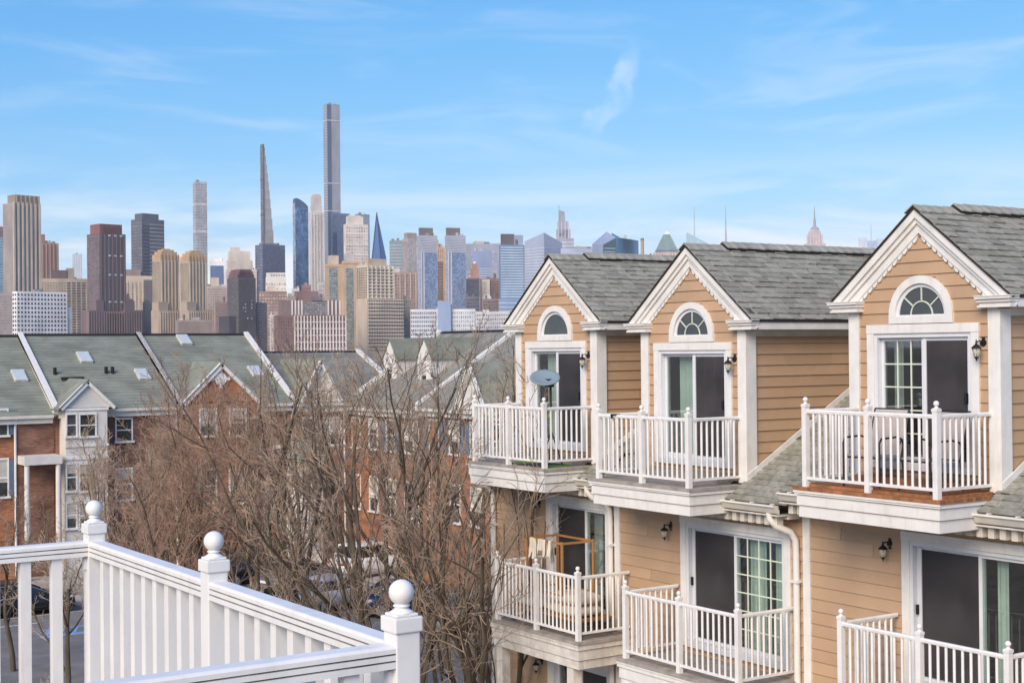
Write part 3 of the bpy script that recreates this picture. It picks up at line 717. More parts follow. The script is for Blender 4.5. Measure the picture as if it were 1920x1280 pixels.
    def floors(s, face, t0, t1, y0, y1, n, hf=.4, dep=.5, m_=None, name='spandrels'):
        z1, z0 = s.z(y0), s.z(y1); mb = MB(s.M); dz = (z1-z0)/n
        for i in range(n):
            za = z0+dz*i
            if face == 'R': mb.box(t0,t1,-dep,.1,za,za+dz*hf)
            else: mb.box(-dep,.1,t0,t1,za,za+dz*hf)
        return mb.build(name, m_ or s.wm, s.T, kind='stuff')
WIN = mat('far_window_dark', lin(84,82,90), .25, .3, .05, spec=.5)
WINB = mat('far_window_blue', lin(98,122,152), .2, .25, .05, spec=.6)
WINW = mat('far_window_bright', lin(205,205,205), .3, .1, .05)
WIND = mat('far_window_deep', lin(52,52,62), .25, .3, .05, spec=.5)
ROOFM = [wallm((150,140,136)), wallm((118,100,92)), wallm((188,182,176))]
cream = wallm((214,190,160)); YB = 655
# far left
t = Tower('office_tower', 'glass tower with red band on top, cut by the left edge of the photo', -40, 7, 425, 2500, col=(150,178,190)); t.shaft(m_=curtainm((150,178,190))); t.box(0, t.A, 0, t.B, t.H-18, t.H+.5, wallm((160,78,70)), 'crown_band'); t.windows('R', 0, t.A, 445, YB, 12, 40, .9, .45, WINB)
t = Tower('apartment_tower', 'tall grey brown tower with cream vertical piers and rounded crown, far left of skyline', 8, 76, 380, 1900, 26, (158,142,136), a=30)
t.shaft(); t.box(t.A*.1, t.A*.98, t.B*.02, t.B*.8, t.H, t.z(364), wallm((150,128,108)), 'crown')
t.piers('R', 1.5, t.A-1.5, 378, YB, 7, .45, 1.4, cream); t.windows('R', 0, t.A, 384, YB, 12, 66, .55, .5, WIN); t.windows('L', 1, t.B-1, 384, YB, 7, 66, .5, .3, wallm((128,118,120)))
t.piers('R', t.A*.14, t.A*.94, 365, 380, 6, .3, -t.B*.0+1.0, wallm((190,160,125)))
t = Tower('apartment_block', 'broad grey block low beside the tall cream piered tower', -30, 24, 548, 1850, col=(168,150,146)); t.shaft(); t.windows('R', 0, t.A, 553, YB, 12, 20, .7, .35, wallm((140,126,126)))
t = Tower('apartment_block', 'white block with regular square black windows left of the dark red tower', 24, 124, 546, 1700, 32, (226,222,220), a=25)
t.shaft(); t.windows('R', 0, t.A*.98, 548, YB, 15, 13, .45, .5, WIND); t.box(t.A, t.A+6, 3, t.B, 0, t.z(574)); t.windows('L', 0, t.B, 548, YB, 2, 13, .5, .5, WIND)
t = Tower('apartment_tower', 'orange brick tower behind the tall cream piered tower', 77, 110, 455, 2300, 79, (182,118,88), a=20); t.shaft(); t.box(0, t.A*.22, 0, t.B*.5, t.H, t.z(439), name='crown'); t.piers('R', 2, t.A-2, 456, YB, 5, .35, 1.2, wallm((192,134,100))); t.windows('R', 0, t.A, 460, YB, 10, 50, .5, .5, WIN)
t = Tower('apartment_block', 'sand coloured block with recessed balconies between white block and dark red tower', 78, 168, 522, 2050, col=(196,170,140)); t.shaft(); t.windows('R', 0, t.A*.5, 528, YB, 9, 26, .5, .45, wallm((120,104,98))); t.windows('R', t.A*.5, t.A, 528, YB, 5, 26, .7, .6, wallm((92,78,76))); t.box(t.A*.2, t.A*.54, 2, t.B*.6, t.H, t.z(506), wallm((104,78,84)), 'penthouse'); t.box(t.A*.5, t.A*.66, 2, t.B*.6, t.H, t.z(502), wallm((172,150,130)), 'penthouse')
t = Tower('office_tower', 'pale blue distant tower seen in the gap left of the dark red tower', 137, 154, 476, 4200, col=(202,212,222)); t.shaft(m_=curtainm((202,212,222))); t.piers('R', 3, t.A-3, 477, 560, 5, .3, 1, wallm((222,226,230)))
t = Tower('residential_tower', 'dark maroon tower with bright red brown crown and stepped shoulders', 165, 236, 437, 1900, 188, (104,82,86), a=28)
t.shaft(); t.box(t.A*-.02+2, t.A*.85, t.B*.05, t.B*.8, t.H, t.z(419), wallm((146,78,72)), 'crown'); t.piers('R', 2.5, t.A*.84, 419, 437, 12, .4, .8, wallm((124,62,60)))
t.piers('R', 2, t.A-2, 438, YB, 7, .3, 1.0, wallm((118,86,84))); t.windows('R', 0, t.A, 440, YB, 14, 58, .5, .5, WIN); t.windows('L', 0, t.B, 440, YB, 9, 58, .6, .5, wallm((132,122,132)))
for y in (440, 478, 514, 565): t.windows('R', t.A*.25, t.A*.92, y-2, y+3, 3, 1, .45, .6, WINW, 1.2)
t.box(-t.A*.5, t.A*.15, -6, 14, 0, t.z(582), wallm((112,84,92)), 'setback'); t.box(-t.A*.18, t.A*.1, -3, 14, 0, t.z(563), wallm((116,90,92)), 'setback'); t.box(t.A*.85, t.A*1.55, -6, 14, 0, t.z(581), wallm((112,84,92)), 'setback'); t.box(t.A*.9, t.A*1.3, -2, 14, 0, t.z(563), wallm((116,90,92)), 'setback')
t.piers('R', t.A*-.5, t.A*1.5, 584, YB, 22, .35, 7.0, wallm((128,98,98)))
t = Tower('residential_tower', 'slate blue tower with chamfered top standing behind the twin domed towers', 248, 309, 410, 2350, 268, (84,88,106), a=35); t.shaft(); t.box(t.A*.0+3, t.A*.8, 3, t.B*.8, t.H, t.z(399), name='crown'); t.floors('R', t.A*.35, t.A*.98, 414, YB, 34, .4, .6, wallm((150,138,132))); t.windows('L', 0, t.B, 414, YB, 6, 40, .8, .4, wallm((112,108,120))); t.windows('R', 0, t.A*.33, 420, YB, 6, 36, .6, .5, WIND)
t = Tower('apartment_block', 'beige block between the dark red tower and the first domed tower', 236, 292, 517, 2100, col=(206,178,146)); t.shaft(); t.box(0, t.A*.5, 0, t.B, t.H, t.z(505), wallm((150,124,116)), 'penthouse'); t.piers('R', 3, t.A-3, 526, YB, 8, .4, .9, wallm((218,192,158))); t.windows('R', 0, t.A*.55, 530, YB, 8, 26, .5, .5, wallm((148,128,116))); t.box(t.A*.6, t.A, -2, t.B, 0, t.z(524), wallm((120,108,110)), 'wing'); t.windows('R', t.A*.6, t.A, 526, YB, 6, 28, .6, .4, WIN, 2.5)
for x0, xm, x1, yt, lab in ((287, 302, 337, 486, 'left one of two tan towers with domed orange crowns'), (339, 355, 388, 489, 'right one of two tan towers with domed orange crowns')):
    t = Tower('residential_tower', lab, x0, x1, yt, 1900, xm, (182,156,128), a=32); t.shaft()
    dm = wallm((198,152,98))
    for k, (i, y) in enumerate(((.0, yt-9), (.08, yt-15), (.2, yt-19), (.34, yt-21))): t.box(t.A*i, t.A*(1-i), t.B*i, t.B*(1-i), t.z(yt-(0,9,15,19)[k]), t.z(y), dm, 'crown_tier')
    t.piers('R', 1.5, t.A-1.5, yt+1, YB, 6, .4, 1.1, wallm((206,176,140))); t.windows('R', 0, t.A, yt+4, YB, 12, 50, .5, .5, wallm((112,98,88))); t.windows('L', 0, t.B, yt+4, YB, 7, 50, .7, .45, wallm((126,112,104)))
    t.piers('R', 1.5, t.A-1.5, yt-10, yt, 6, .4, .9, dm)
    t.box(-t.A*.25, t.A*1.15, -8, t.B*.6, 0, t.z(582), wallm((176,150,126)), 'setback'); t.box(-t.A*.2, t.A*.3, -4, t.B*.6, 0, t.z(566), wallm((170,146,120)), 'setback'); t.piers('R', -t.A*.2, t.A*1.1, 584, YB, 11, .4, 9.0, wall_ if False else wallm((206,176,140))); t.windows('R', -t.A*.22, t.A*1.12, 586, YB, 22, 14, .4, .5, wallm((128,112,100)), 8.5)
t = Tower('supertall_tower', 'slim pale grey gridded needle tower behind the domed towers', 364, 390, 340, 3400, 369, (176,176,180), a=18); t.shaft(); t.windows('R', 0, t.A, 343, YB, 7, 60, .62, .62, wallm((140,142,150))); t.windows('L', 0, t.B, 343, YB, 3, 60, .6, .6, wallm((150,150,156)))
for y in (384, 435): t.box(-.5, t.A+.5, -.6, t.B, t.z(y), t.z(y-3), wallm((200,196,190)), 'mechanical_band')
t = Tower('office_block', 'white block with deep blue screen right of the domed towers', 394, 424, 488, 2600, col=(226,222,218)); t.shaft(); t.box(t.A*.05, t.A*.85, -1, 2, t.z(540), t.z(498), wallm((72,104,164)), 'blue_screen'); t.box(t.A*.1, t.A*.8, 3, t.B, t.H, t.z(484), name='penthouse')
t = Tower('apartment_tower', 'beige stepped masonry tower with setbacks beside the dark glass slab', 421, 482, 505, 2700, col=(206,190,174)); t.shaft(); 
for a0, a1, y in ((.08, .88, 488), (.14, .8, 470), (.2, .5, 463)): t.box(t.A*a0, t.A*a1, t.B*a0, t.B, t.H, t.z(y), name='setback')
t.windows('R', t.A*.1, t.A*.86, 474, 560, 13, 22, .4, .4, wallm((176,156,142)), .4); t.windows('R', 0, t.A, 508, YB, 16, 34, .4, .4, wallm((170,150,138)))
t = Tower('apartment_tower', 'low brick and stone block in front of the stepped beige tower', 386, 436, 536, 2200, col=(178,156,142)); t.shaft(); t.windows('R', 0, t.A, 540, YB, 12, 24, .5, .45, wallm((134,112,106))); t.box(t.A*.2, t.A*.5, 2, 20, t.H, t.z(520), wallm((200,176,150)), 'penthouse')
t = Tower('residential_tower', 'charcoal tower with rounded maroon cap in front of the dark glass slab', 427, 480, 520, 1650, 448, (84,80,86), a=30); t.shaft()
for i, y in ((0, 514), (.07, 508), (.16, 504)): t.box(t.A*i, t.A*(1-i), t.B*.1, t.B*(.9), t.H, t.z(y), wallm((120,76,80)), 'crown_tier')
t.windows('R', 0, t.A, 523, YB, 9, 30, .6, .5, WIN); t.windows('L', 0, t.B, 523, YB, 5, 30, .6, .5, wallm((100,96,104))); t.windows('R', t.A*.2, t.A*.8, 560, 600, 5, 6, .4, .4, WINW, .9, skip=.7)
t.box(t.A, t.A*1.75, 4, t.B, 0, t.z(566), wallm((90,88,100)), 'wing'); t.box(-t.A*.4, 0, 6, t.B+4, 0, t.z(592), wallm((72,66,78)), 'wing'); t.windows('R', t.A, t.A*1.7, 570, YB, 5, 16, .5, .4, wallm((120,118,126)), -3.6)
# the stepped needle and the slab at its foot
t = Tower('supertall_tower', 'thin feathered needle tower tapering in steps, on a dark slab', 491, 517, 276, 2950, 496, (176,166,160), a=30)
zz = [276, 292, 308, 324, 340, 356, 372, 390, 410, 430, 455, YB]
t.box(0, t.t(498.5), 0, t.B, 0, t.z(270), wallm((98,98,112)), 'west_wall')
for k in range(len(zz)-1):
    xr = 499.5+17.0*((zz[k]-270)/185)**.86 if zz[k] < 455 else 516.5
    t.box(t.t(496.5), t.t(xr), .5, t.B, t.z(zz[k+1]), t.z(zz[k]), None, 'tier')
t.piers('R', t.t(499), t.t(514), 440, YB, 6, .25, .5, wallm((190,178,168))); t.windows('L', 0, t.B, 270, YB, 3, 60, .7, .6, wallm((120,120,134)))
for y in (338, 404): t.box(-.6, t.t(498), -.6, t.B, t.z(y), t.z(y-3), wallm((80,80,96)), 'mechanical_band')
t = Tower('office_slab', 'blue grey glass slab at the foot of the feathered needle tower', 480, 536, 458, 2700, 494, (92,100,126), a=30); t.shaft(m_=curtainm((96,104,132))); t.windows('R', 0, t.A, 462, YB, 12, 36, .6, .6, wallm((78,84,112))); t.windows('L', 0, t.B, 462, YB, 5, 36, .6, .6, wallm((112,116,138))); t.box(t.A*.05, t.A*.6, 3, t.B*.6, t.H, t.z(456), name='penthouse')
t = Tower('apartment_block', 'white drum shaped block at the foot of the blue grey slab', 499, 537, 520, 2300, col=(224,214,200)); t.shaft(); t.box(t.A*.03, t.A*.97, 1, t.B, t.H, t.z(511), name='drum'); t.windows('R', t.A*.25, t.A*.97, 513, 519, 9, 1, .4, .8, wallm((120,112,108)), -.6); t.windows('R', 0, t.A, 528, YB, 8, 14, .6, .4, wallm((196,184,170)))
t = Tower('apartment_block', 'red brown brick block below the white drum shaped block', 486, 538, 546, 1900, col=(150,112,100)); t.shaft(); t.windows('R', 0, t.A, 550, YB, 10, 16, .6, .45, wallm((186,160,146))); t.box(t.A*.3, t.A*.6, 2, 14, t.H, t.z(536), wallm((204,182,150)), 'penthouse')
t = Tower('glass_tower', 'blue mottled glass tower with curved top next to a beige stone tower', 551, 580, 387, 2800, 556, (96,130,170), a=24); t.shaft(m_=curtainm((112,148,190), .5, .06))
cap = MB(t.M); pts = [(0, t.z(388)), (0, t.z(374)), (t.A*.08, t.z(371)), (t.A*.3, t.z(372.5)), (t.A*.6, t.z(377)), (t.A*.85, t.z(382)), (t.A, t.z(387)), (t.A, t.z(388))]
cap.prism([(x, -.2, z) for x, z in pts], (0, t.B*.9, 0)); cap.build('curved_crown', curtainm((82,104,138)), t.T); t.windows('R', 0, t.A, 388, YB, 9, 70, .85, .8, curtainm((92,128,176), .45, .07), .3, skip=.35); t.windows('L', 0, t.B, 380, YB, 3, 70, .8, .6, wallm((176,186,202)))
t = Tower('residential_tower', 'beige limestone tower with slender notched crown behind the curved glass tower', 581, 609, 398, 2650, 585, (204,188,176), a=18); t.shaft()
for i, y in ((.1, 385), (.14, 366), (.22, 363)): t.box(t.A*i, t.A*(1-i), t.B*i, t.B*(1-i), t.H, t.z(y), name='crown_tier')
t.piers('R', t.A*.2, t.A*.8, 367, 398, 4, .4, .3, wallm((188,170,156)), base=2.5); t.piers('R', 1, t.A-1, 400, YB, 5, .4, .8, wallm((214,200,188))); t.windows('R', 0, t.A, 402, YB, 10, 60, .5, .5, wallm((168,152,146)))
# the tallest
t = Tower('supertall_tower', 'tallest tower of skyline, grey glass with a dark central strip', 610, 641, 194, 2720, 617, (160,160,172), a=26); t.shaft(m_=curtainm((164,162,172)))
t.box(t.A*.0+.3, t.A*.30, -.8, 2, 0, t.z(195.5), curtainm((96,108,136)), 'dark_strip'); t.piers('R', t.A*.36, t.A-1, 195, YB, 8, .3, .5, wallm((176,178,188))); t.floors('R', t.A*.33, t.A, 196, YB, 90, .25, .35, wallm((150,154,170))); t.floors('L', 0, t.B, 196, YB, 90, .3, .35, wallm((160,164,178)))
for y in (226, 344, 396): t.box(-.7, t.A+.5, -.9, t.B, t.z(y), t.z(y-2), wallm((190,188,196)), 'mechanical_band')
t.box(t.A*.2, t.t(656), -4, t.B*.8, 0, t.z(399), curtainm((122,136,162)), 'podium_tower'); t.box(t.A*.3, t.A*.62, -4.6, 2, t.z(478), t.z(436), curtainm((56,84,124)), 'dark_recess'); t.windows('R', t.A*.2, t.t(656), 402, YB, 10, 50, .7, .5, wallm((104,118,150)), 4.4)
t = Tower('residential_tower', 'cream stone tower with white grid windows before the tallest tower', 646, 692, 420, 2250, 650, (222,206,186), a=18); t.shaft(); t.box(t.A*.1, t.A*.8, t.B*.1, t.B*.8, t.H, t.z(405), name='crown'); t.box(t.A*.16, t.A*.7, t.B*.2, t.B*.7, t.H, t.z(403), name='crown'); t.windows('R', 0, t.A, 424, YB, 9, 40, .55, .6, wallm((186,172,166))); t.piers('R', t.A*.13, t.A*.78, 405, 420, 6, .4, .3, wallm((196,172,146)), base=4); t.floors('R', 0, t.A, 420, YB, 12, .1, .7, wallm((236,222,204)))
t = Tower('office_tower', 'slate blue glass tower edge behind the cream stone tower', 668, 695, 402, 2600, col=(118,132,156)); t.shaft(m_=curtainm((118,132,156))); t.floors('R', 0, t.A, 404, YB, 60, .3, .4, wallm((142,152,172)))
# pyramid
t = Tower('glass_tower', 'dark blue glass pyramid tower with sharp raked tip', 699, 726, 484, 2400, 715, (84,112,164), a=40)
b_ = t.z(YB); ap = Vector(t.M.inverted() @ (t.P+t.rt*((711-715)*t.px))) ; ap.z = t.z(397); 
A_, B_ = t.A, t.B; mb = MB(t.M); ap = Vector((A_*.25, B_*.55, t.z(397)))
lo = [(0,0,0),(A_,0,0),(A_,B_,0),(0,B_,0)]; q = .93; zq = t.z(484); md = [(0,0,zq),(A_,0,zq),(A_,B_,zq),(0,B_,zq)]
mb.add(lo+md, [(0,1,5,4),(1,2,6,5),(2,3,7,6),(3,0,4,7)]); mb.add(md+[ap], [(0,1,4),(1,2,4),(2,3,4),(3,0,4)]); mb.build('shaft', curtainm((92,122,176)), t.T)
mb = MB(t.M); mb.tube([(0,B_,zq), ap], 1.2, 4); mb.tube([(0,0,zq), ap], .8, 4); mb.build('edge_frame', wallm((56,60,72)), t.T)
t.floors('R', 0, A_, 486, YB, 10, .3, .4, wallm((70,96,150)))
# tan pair and brick block
t = Tower('apartment_tower', 'tan tower pair with orange penthouses and teal glass strips', 609, 672, 497, 1800, 612, (200,160,122), a=15); t.shaft(j1=.3); t.box(t.t(643), t.t(672), -4, t.B*.7, 0, t.z(491), wallm((204,164,120)), 'second_tower'); t.box(t.t(622), t.t(638), 4, 16, t.H, t.z(478), wallm((206,178,146)), 'penthouse'); t.box(t.t(652), t.t(667), 2, 14, t.H, t.z(474), wallm((190,184,172)), 'penthouse')
for a0, a1, o in ((618, 634, .4), (648, 662, 4.4)): t.windows('R', t.t(a0), t.t(a1), 502, YB, 4, 34, .8, .75, wallm((104,142,150)), o)
t.floors('R', 0, t.t(640), 500, YB, 30, .2, .3, wallm((214,178,140))); t.box(-.5, t.t(642), -.6, 2, t.z(500), t.z(495), wallm((222,166,112)), 'cornice'); t.box(t.t(643)-.5, t.t(673), -4.6, -2, t.z(494), t.z(489), wallm((222,166,112)), 'cornice')
t = Tower('apartment_block', 'dark brick block crossed by bold white grid frames, above the green roof', 524, 640, 563, 1500, 530, (132,102,98), a=15); t.shaft(); 
for c0, c1 in ((548, 566), (616, 638)): 
    for k in range(4): x = c0+(c1-c0)*k/3; t.box(t.t(x)-.7, t.t(x)+.7, -1.2, .2, 0, t.z(563), wallm((226,214,206)), 'white_frame')
t.windows('R', t.t(566), t.t(614), 566, 590, 10, 6, .8, .5, wallm((150,160,168))); t.windows('R', 0, t.A, 592, YB, 24, 13, .5, .6, WIN); t.box(-8, t.t(645), -9, 4, 0, t.z(591), wallm((138,92,84)), 'lower_wing'); 
for k in range(17): x = 548+6*k; t.box(t.t(x)-.6, t.t(x)+.6, -10, -8.8, 0, t.z(592), wallm((230,216,208)), 'white_frame')
t.windows('R', -7, t.t(644), 595, YB, 30, 10, .5, .6, wallm((96,78,84)), 9.2); t.floors('R', t.t(548), t.t(645), 592, YB, 5, .12, 9.6, wallm((226,212,204))); t.box(t.t(560), t.t(600), 4, 16, t.H, t.z(545), wallm((140,96,92)), 'penthouse'); t.box(t.t(585), t.t(605), -1, 10, t.H, t.z(556), wallm((104,104,112)), 'penthouse')
t = Tower('apartment_tower', 'large beige tower of stacked balconies stepping down to the right, behind bare trees', 670, 738, 496, 1600, 690, (206,182,150), a=30); t.shaft(); t.box(t.A*.1, t.A*.8, 3, t.B*.5, t.H, t.z(484), wallm((196,164,128)), 'penthouse'); t.piers('R', 0, t.A, 498, YB, 7, .3, 1.5, wallm((224,204,176))); t.windows('R', 0, t.A, 500, YB, 10, 34, .5, .6, wallm((96,76,66))); t.windows('L', 0, t.B, 500, YB, 5, 34, .6, .6, wallm((104,86,76))); t.floors('R', 0, t.A, 498, YB, 26, .22, 1.9, wallm((232,216,192)), 'balconies')
t.box(-t.t(690)-4, t.A*1.3, -6, t.B*.8, 0, t.z(560), wallm((200,174,144)), 'setback'); t.windows('R', -3, t.A*1.28, 562, YB, 14, 20, .5, .6, wallm((100,80,70)), 6.4); t.floors('R', -3, t.A*1.29, 562, YB, 14, .22, 7.2, wallm((228,210,186)), 'balconies')
t = Tower('glass_tower', 'rounded teal grey tower partly hidden by treetops right of the pyramid', 732, 757, 451, 2600, col=(136,152,160)); t.shaft(m_=curtainm((140,156,164))); t.box(t.A*.3, t.A, 2, t.B, t.H, t.z(450.5), name='crown'); t.floors('R', 0, t.A, 455, YB, 34, .4, .4, wallm((160,170,176)))
t = Tower('apartment_tower', 'mauve grey tower with stone crown right of the rounded teal tower', 756, 792, 447, 2300, 766, (170,158,156), a=30); t.shaft(); t.box(t.A*.05, t.A*.7, t.B*.1, t.B*.8, t.H, t.z(436), wallm((160,140,124)), 'crown'); t.windows('R', 0, t.A, 452, YB, 7, 50, .5, .5, wallm((206,194,184))); t.windows('L', 0, t.B, 452, YB, 5, 50, .6, .5, wallm((140,132,138)))
for x0, xm, x1, b0, b1, yt, lab in ((783, 790, 822, 791, 815, 441, 'left one of two pale banded glass towers with brown box tops'), (836, 841, 875, 841, 866, 441, 'right one of two pale banded glass towers with brown box tops')):
    t = Tower('glass_tower', lab, x0, x1, yt, 1900, xm, (190,192,206), a=22); t.shaft(m_=curtainm((178,186,208))); t.box(t.t(b0), t.t(b1), 2, t.B*.6, t.H, t.z(yt-14.5), wallm((120,106,102)), 'mechanical_box'); t.floors('R', 0, t.A, yt+1, 472, 10, .45, .5, wallm((206,204,208))); t.windows('R', t.A*.22, t.A, 474, YB, 9, 60, .9, .75, curtainm((150,174,212))); t.piers('R', 1, t.A*.2, 472, YB, 2, .4, .8, wallm((206,204,210))); t.windows('L', 0, t.B, yt, YB, 5, 60, .7, .5, wallm((196,198,208)))
t = Tower('apartment_tower', 'narrow orange brown tower wedged between the two banded glass towers', 815, 838, 463, 2200, col=(188,142,100)); t.shaft(); t.windows('R', t.A*.3, t.A*.75, 490, 563, 4, 26, .8, .6, WIND); t.box(t.A*.1, t.A*.4, 2, 12, t.H, t.z(450), name='penthouse'); t.windows('R', t.A*.3, t.A*.8, 466, 486, 3, 2, .3, .8, wallm((150,104,70)))
t = Tower('office_slab', 'long grey violet slab with ragged roof line behind the red brown stepped tower', 874, 944, 457, 2700, col=(160,166,186)); t.shaft(m_=curtainm((168,172,190))); t.box(t.A*.24, t.A*.5, 4, 30, t.H, t.z(452), wallm((190,168,150)), 'penthouse'); t.windows('R', 0, t.A, 470, YB, 14, 40, .6, .5, wallm((150,158,184)))
t = Tower('office_slab', 'plain blue violet glass slab behind the red brown stepped tower', 887, 924, 470, 2400, col=(146,160,194)); t.shaft(m_=curtainm((150,164,200))); t.floors('R', 0, t.A, 500, YB, 34, .35, .3, wallm((166,178,206)))
t = Tower('apartment_tower', 'red brown brick tower stepping up to a white chimney', 878, 900, 520, 1900, col=(150,108,98)); t.shaft(); t.box(t.A*.25, t.A*.98, 1, t.B, t.H, t.z(503), wallm((172,116,98)), 'setback'); t.box(t.A*.4, t.A*.85, 3, t.B, t.H, t.z(494), wallm((172,116,98)), 'setback'); t.box(t.A*.5, t.A*.7, 4, 8, t.H, t.z(490), wallm((226,218,212)), 'chimney'); t.box(-2, t.A*.98, -2, 3, 0, t.z(523), wallm((62,66,92)), 'dark_front'); t.windows('R', 0, t.A, 526, YB, 7, 28, .6, .5, wallm((84,84,108)), 2.4)
t = Tower('apartment_block', 'cream and brown block between the stepped brick tower and the blue banded tower', 901, 938, 522, 2000, col=(146,106,96)); t.shaft(); t.box(t.A*.1, t.A*.5, -2, 4, 0, t.z(524), wallm((226,206,170)), 'cream_front'); t.windows('R', t.A*.1, t.A*.34, 528, 556, 3, 9, .5, .5, wallm((150,130,112)), 2.4); t.windows('R', t.A*.5, t.A, 526, YB, 6, 26, .5, .5, wallm((110,84,82)))
t = Tower('glass_tower', 'blue glass tower with white floor bands and dark box on top', 937, 985, 459, 1800, 940, (150,178,206), a=12); t.shaft(m_=curtainm((132,162,198))); t.box(t.t(942), t.t(967), 3, t.B*.5, t.H, t.z(438), wallm((98,86,96)), 'mechanical_box'); t.box(t.t(967), t.t(984), 3, t.B*.5, t.H, t.z(440), curtainm((166,180,204)), 'upper_wing'); t.floors('R', 0, t.A, 460, YB, 40, .42, .6, wallm((178,198,218))); t.piers('R', t.A*.96, t.A, 460, YB, 2, .4, .8, wallm((92,108,134)))
t.box(-8, t.A, -5, 2, 0, t.z(560), curtainm((150,174,208)), 'podium'); t.floors('R', -8, t.A, 562, YB, 12, .3, 5.4, wallm((176,192,214)))
# lilac faceted slab with a gabled top
t = Tower('office_tower', 'smooth lilac grey tower with folded peaked roofline above the first dormer', 985, 1056, 452, 2000, 1022, (176,184,206), a=42)
mb = MB(t.M); A_, B_ = t.A, t.B; zc, zr, zl = t.z(436), t.z(453), t.z(449)
mb.hexa([(0,0,0),(A_,0,0),(A_,B_,0),(0,B_,0),(0,0,zc),(A_,0,zr),(A_,B_,zr),(0,B_,zl)]); mb.build('shaft', curtainm((176,186,210)), t.T); t.floors('R', 0, A_, 460, YB, 36, .3, .3, wallm((164,174,204))); t.floors('L', 0, B_, 460, YB, 36, .3, .3, wallm((186,194,214)))
t = Tower('supertall_tower', 'silver grey tower stepping up to an off centre blade top', 1044, 1078, 447, 3300, col=(176,176,192)); t.shaft(m_=curtainm((178,180,196)))
for x0, x1, y in ((1045, 1072, 430), (1047.5, 1069, 415)): t.box(t.t(x0), t.t(x1), 3, t.B*.8, t.H, t.z(y), curtainm((172,172,190)), 'tier')
mb = MB(t.M); mb.prism([(t.t(1049.5), 6, t.z(415)), (t.t(1062.5), 6, t.z(415)), (t.t(1061), 6, t.z(397)), (t.t(1050), 6, t.z(393))], (0, 20, 0)); mb.build('blade', wallm((146,146,160)), t.T); t.floors('R', 0, t.A, 449, YB, 30, .35, .5, wallm((196,196,206))); t.piers('R', t.t(1049), t.t(1068), 416, 447, 4, .3, .4, wallm((190,190,204)), base=3)
mb = MB(t.M).tube([(t.t(1050.5), 8, t.z(394)), (t.t(1050.5), 8, t.z(384))], .7, 5); mb.build('mast', wallm((150,150,164)), t.T)
t = Tower('office_block', 'low wide pale lilac block between the silver tower and faceted glass tower', 1053, 1114, 466, 1950, col=(186,194,214)); t.shaft(m_=curtainm((184,194,216))); t.floors('R', 0, t.A, 470, YB, 30, .3, .3, wallm((172,184,212))); t.box(t.A*.15, t.A*.95, 4, 30, t.H, t.z(462.5), wallm((140,142,156)), 'penthouse'); t.box(t.A*.8, t.A*.93, 2, 8, t.H, t.z(464), wallm((78,84,112)), 'vent')
t = Tower('glass_tower', 'faceted blue glass tower with crystalline jagged top and banded teal face', 1112, 1199, 447, 1850, 1133, (150,170,200), a=32)
A_, B_ = t.A, t.B; mb = MB(t.M); mb.hexa([(0,0,0),(t.t(1156),0,0),(t.t(1156),B_,0),(0,B_,0),(0,0,t.z(458)),(t.t(1156),0,t.z(444)),(t.t(1150),B_*.5,t.z(432)),(0,B_,t.z(455))]); mb.build('left_volume', curtainm((168,178,206)), t.T)
mb = MB(t.M); mb.hexa([(t.t(1156),-1,0),(A_,-1,0),(A_,B_,0),(t.t(1156),B_,0),(t.t(1156),-1,t.z(444)),(A_,-1,t.z(449)),(A_,B_,t.z(447)),(t.t(1160),B_*.5,t.z(434))]); mb.build('right_volume', curtainm((116,162,204), .5, .025), t.T)
mb = MB(t.M); mb.hexa([(t.t(1133),-.8,0),(t.t(1155.5),-.8,0),(t.t(1155.5),.5,0),(t.t(1133),.5,0),(t.t(1133),-.8,t.z(459)),(t.t(1155.5),-.8,t.z(446)),(t.t(1155.5),.5,t.z(446)),(t.t(1133),.5,t.z(459))]); mb.build('teal_face', curtainm((88,116,128)), t.T); t.floors('R', t.t(1134), t.t(1155), 460, YB, 30, .35, 1.1, wallm((142,162,164)))
mb = MB(t.M); 
for a0, a1, y in ((1162, 1172, 443), (1172, 1182, 437), (1184, 1192, 445)): mb.prism([(t.t(a0), 4, t.z(450)), (t.t(a1), 4, t.z(450)), (t.t((a0+a1)/2+2), 4, t.z(y))], (0, 6, 0))
mb.build('jagged_crown', wallm((196,196,196)), t.T, kind='stuff'); t.floors('L', 0, B_, 470, YB, 30, .3, .3, wallm((184,192,214)))
ch = at(1206, 640, 1, 1500); t = Tower('chimney', 'single tall brown chimney stack between the glass tower and green pyramid roof', 1203, 1209.5, 447, 1800, col=(172,140,110), cat='chimney'); MB(t.M).tube([(t.A/2, t.A/2, 0), (t.A/2, t.A/2, t.z(447))], [t.A*.55, t.A*.46], 12).build('stack', wallm((178,146,116)), t.T); MB(t.M).tube([(t.A/2, t.A/2, t.z(450)), (t.A/2, t.A/2, t.z(446.5))], t.A*.5, 12).build('rim', wallm((134,108,92)), t.T)
t = Tower('office_tower', 'brick tower with green copper pyramid roof and glass tip', 1227, 1277, 473, 2500, col=(196,150,138)); t.shaft(); A_, B_ = t.A, t.A; 
def frus(tt, i0, i1, y0, y1, nm, m_):
    mb = MB(tt.M); a, b, c, d = A_*i0, A_*(1-i0), A_*i1, A_*(1-i1); z0, z1 = tt.z(y0), tt.z(y1)
    mb.hexa([(a,a,z0),(b,a,z0),(b,b,z0),(a,b,z0),(c,c,z1),(d,c,z1),(d,d,z1),(c,d,z1)]); return mb.build(nm, m_, tt.T)
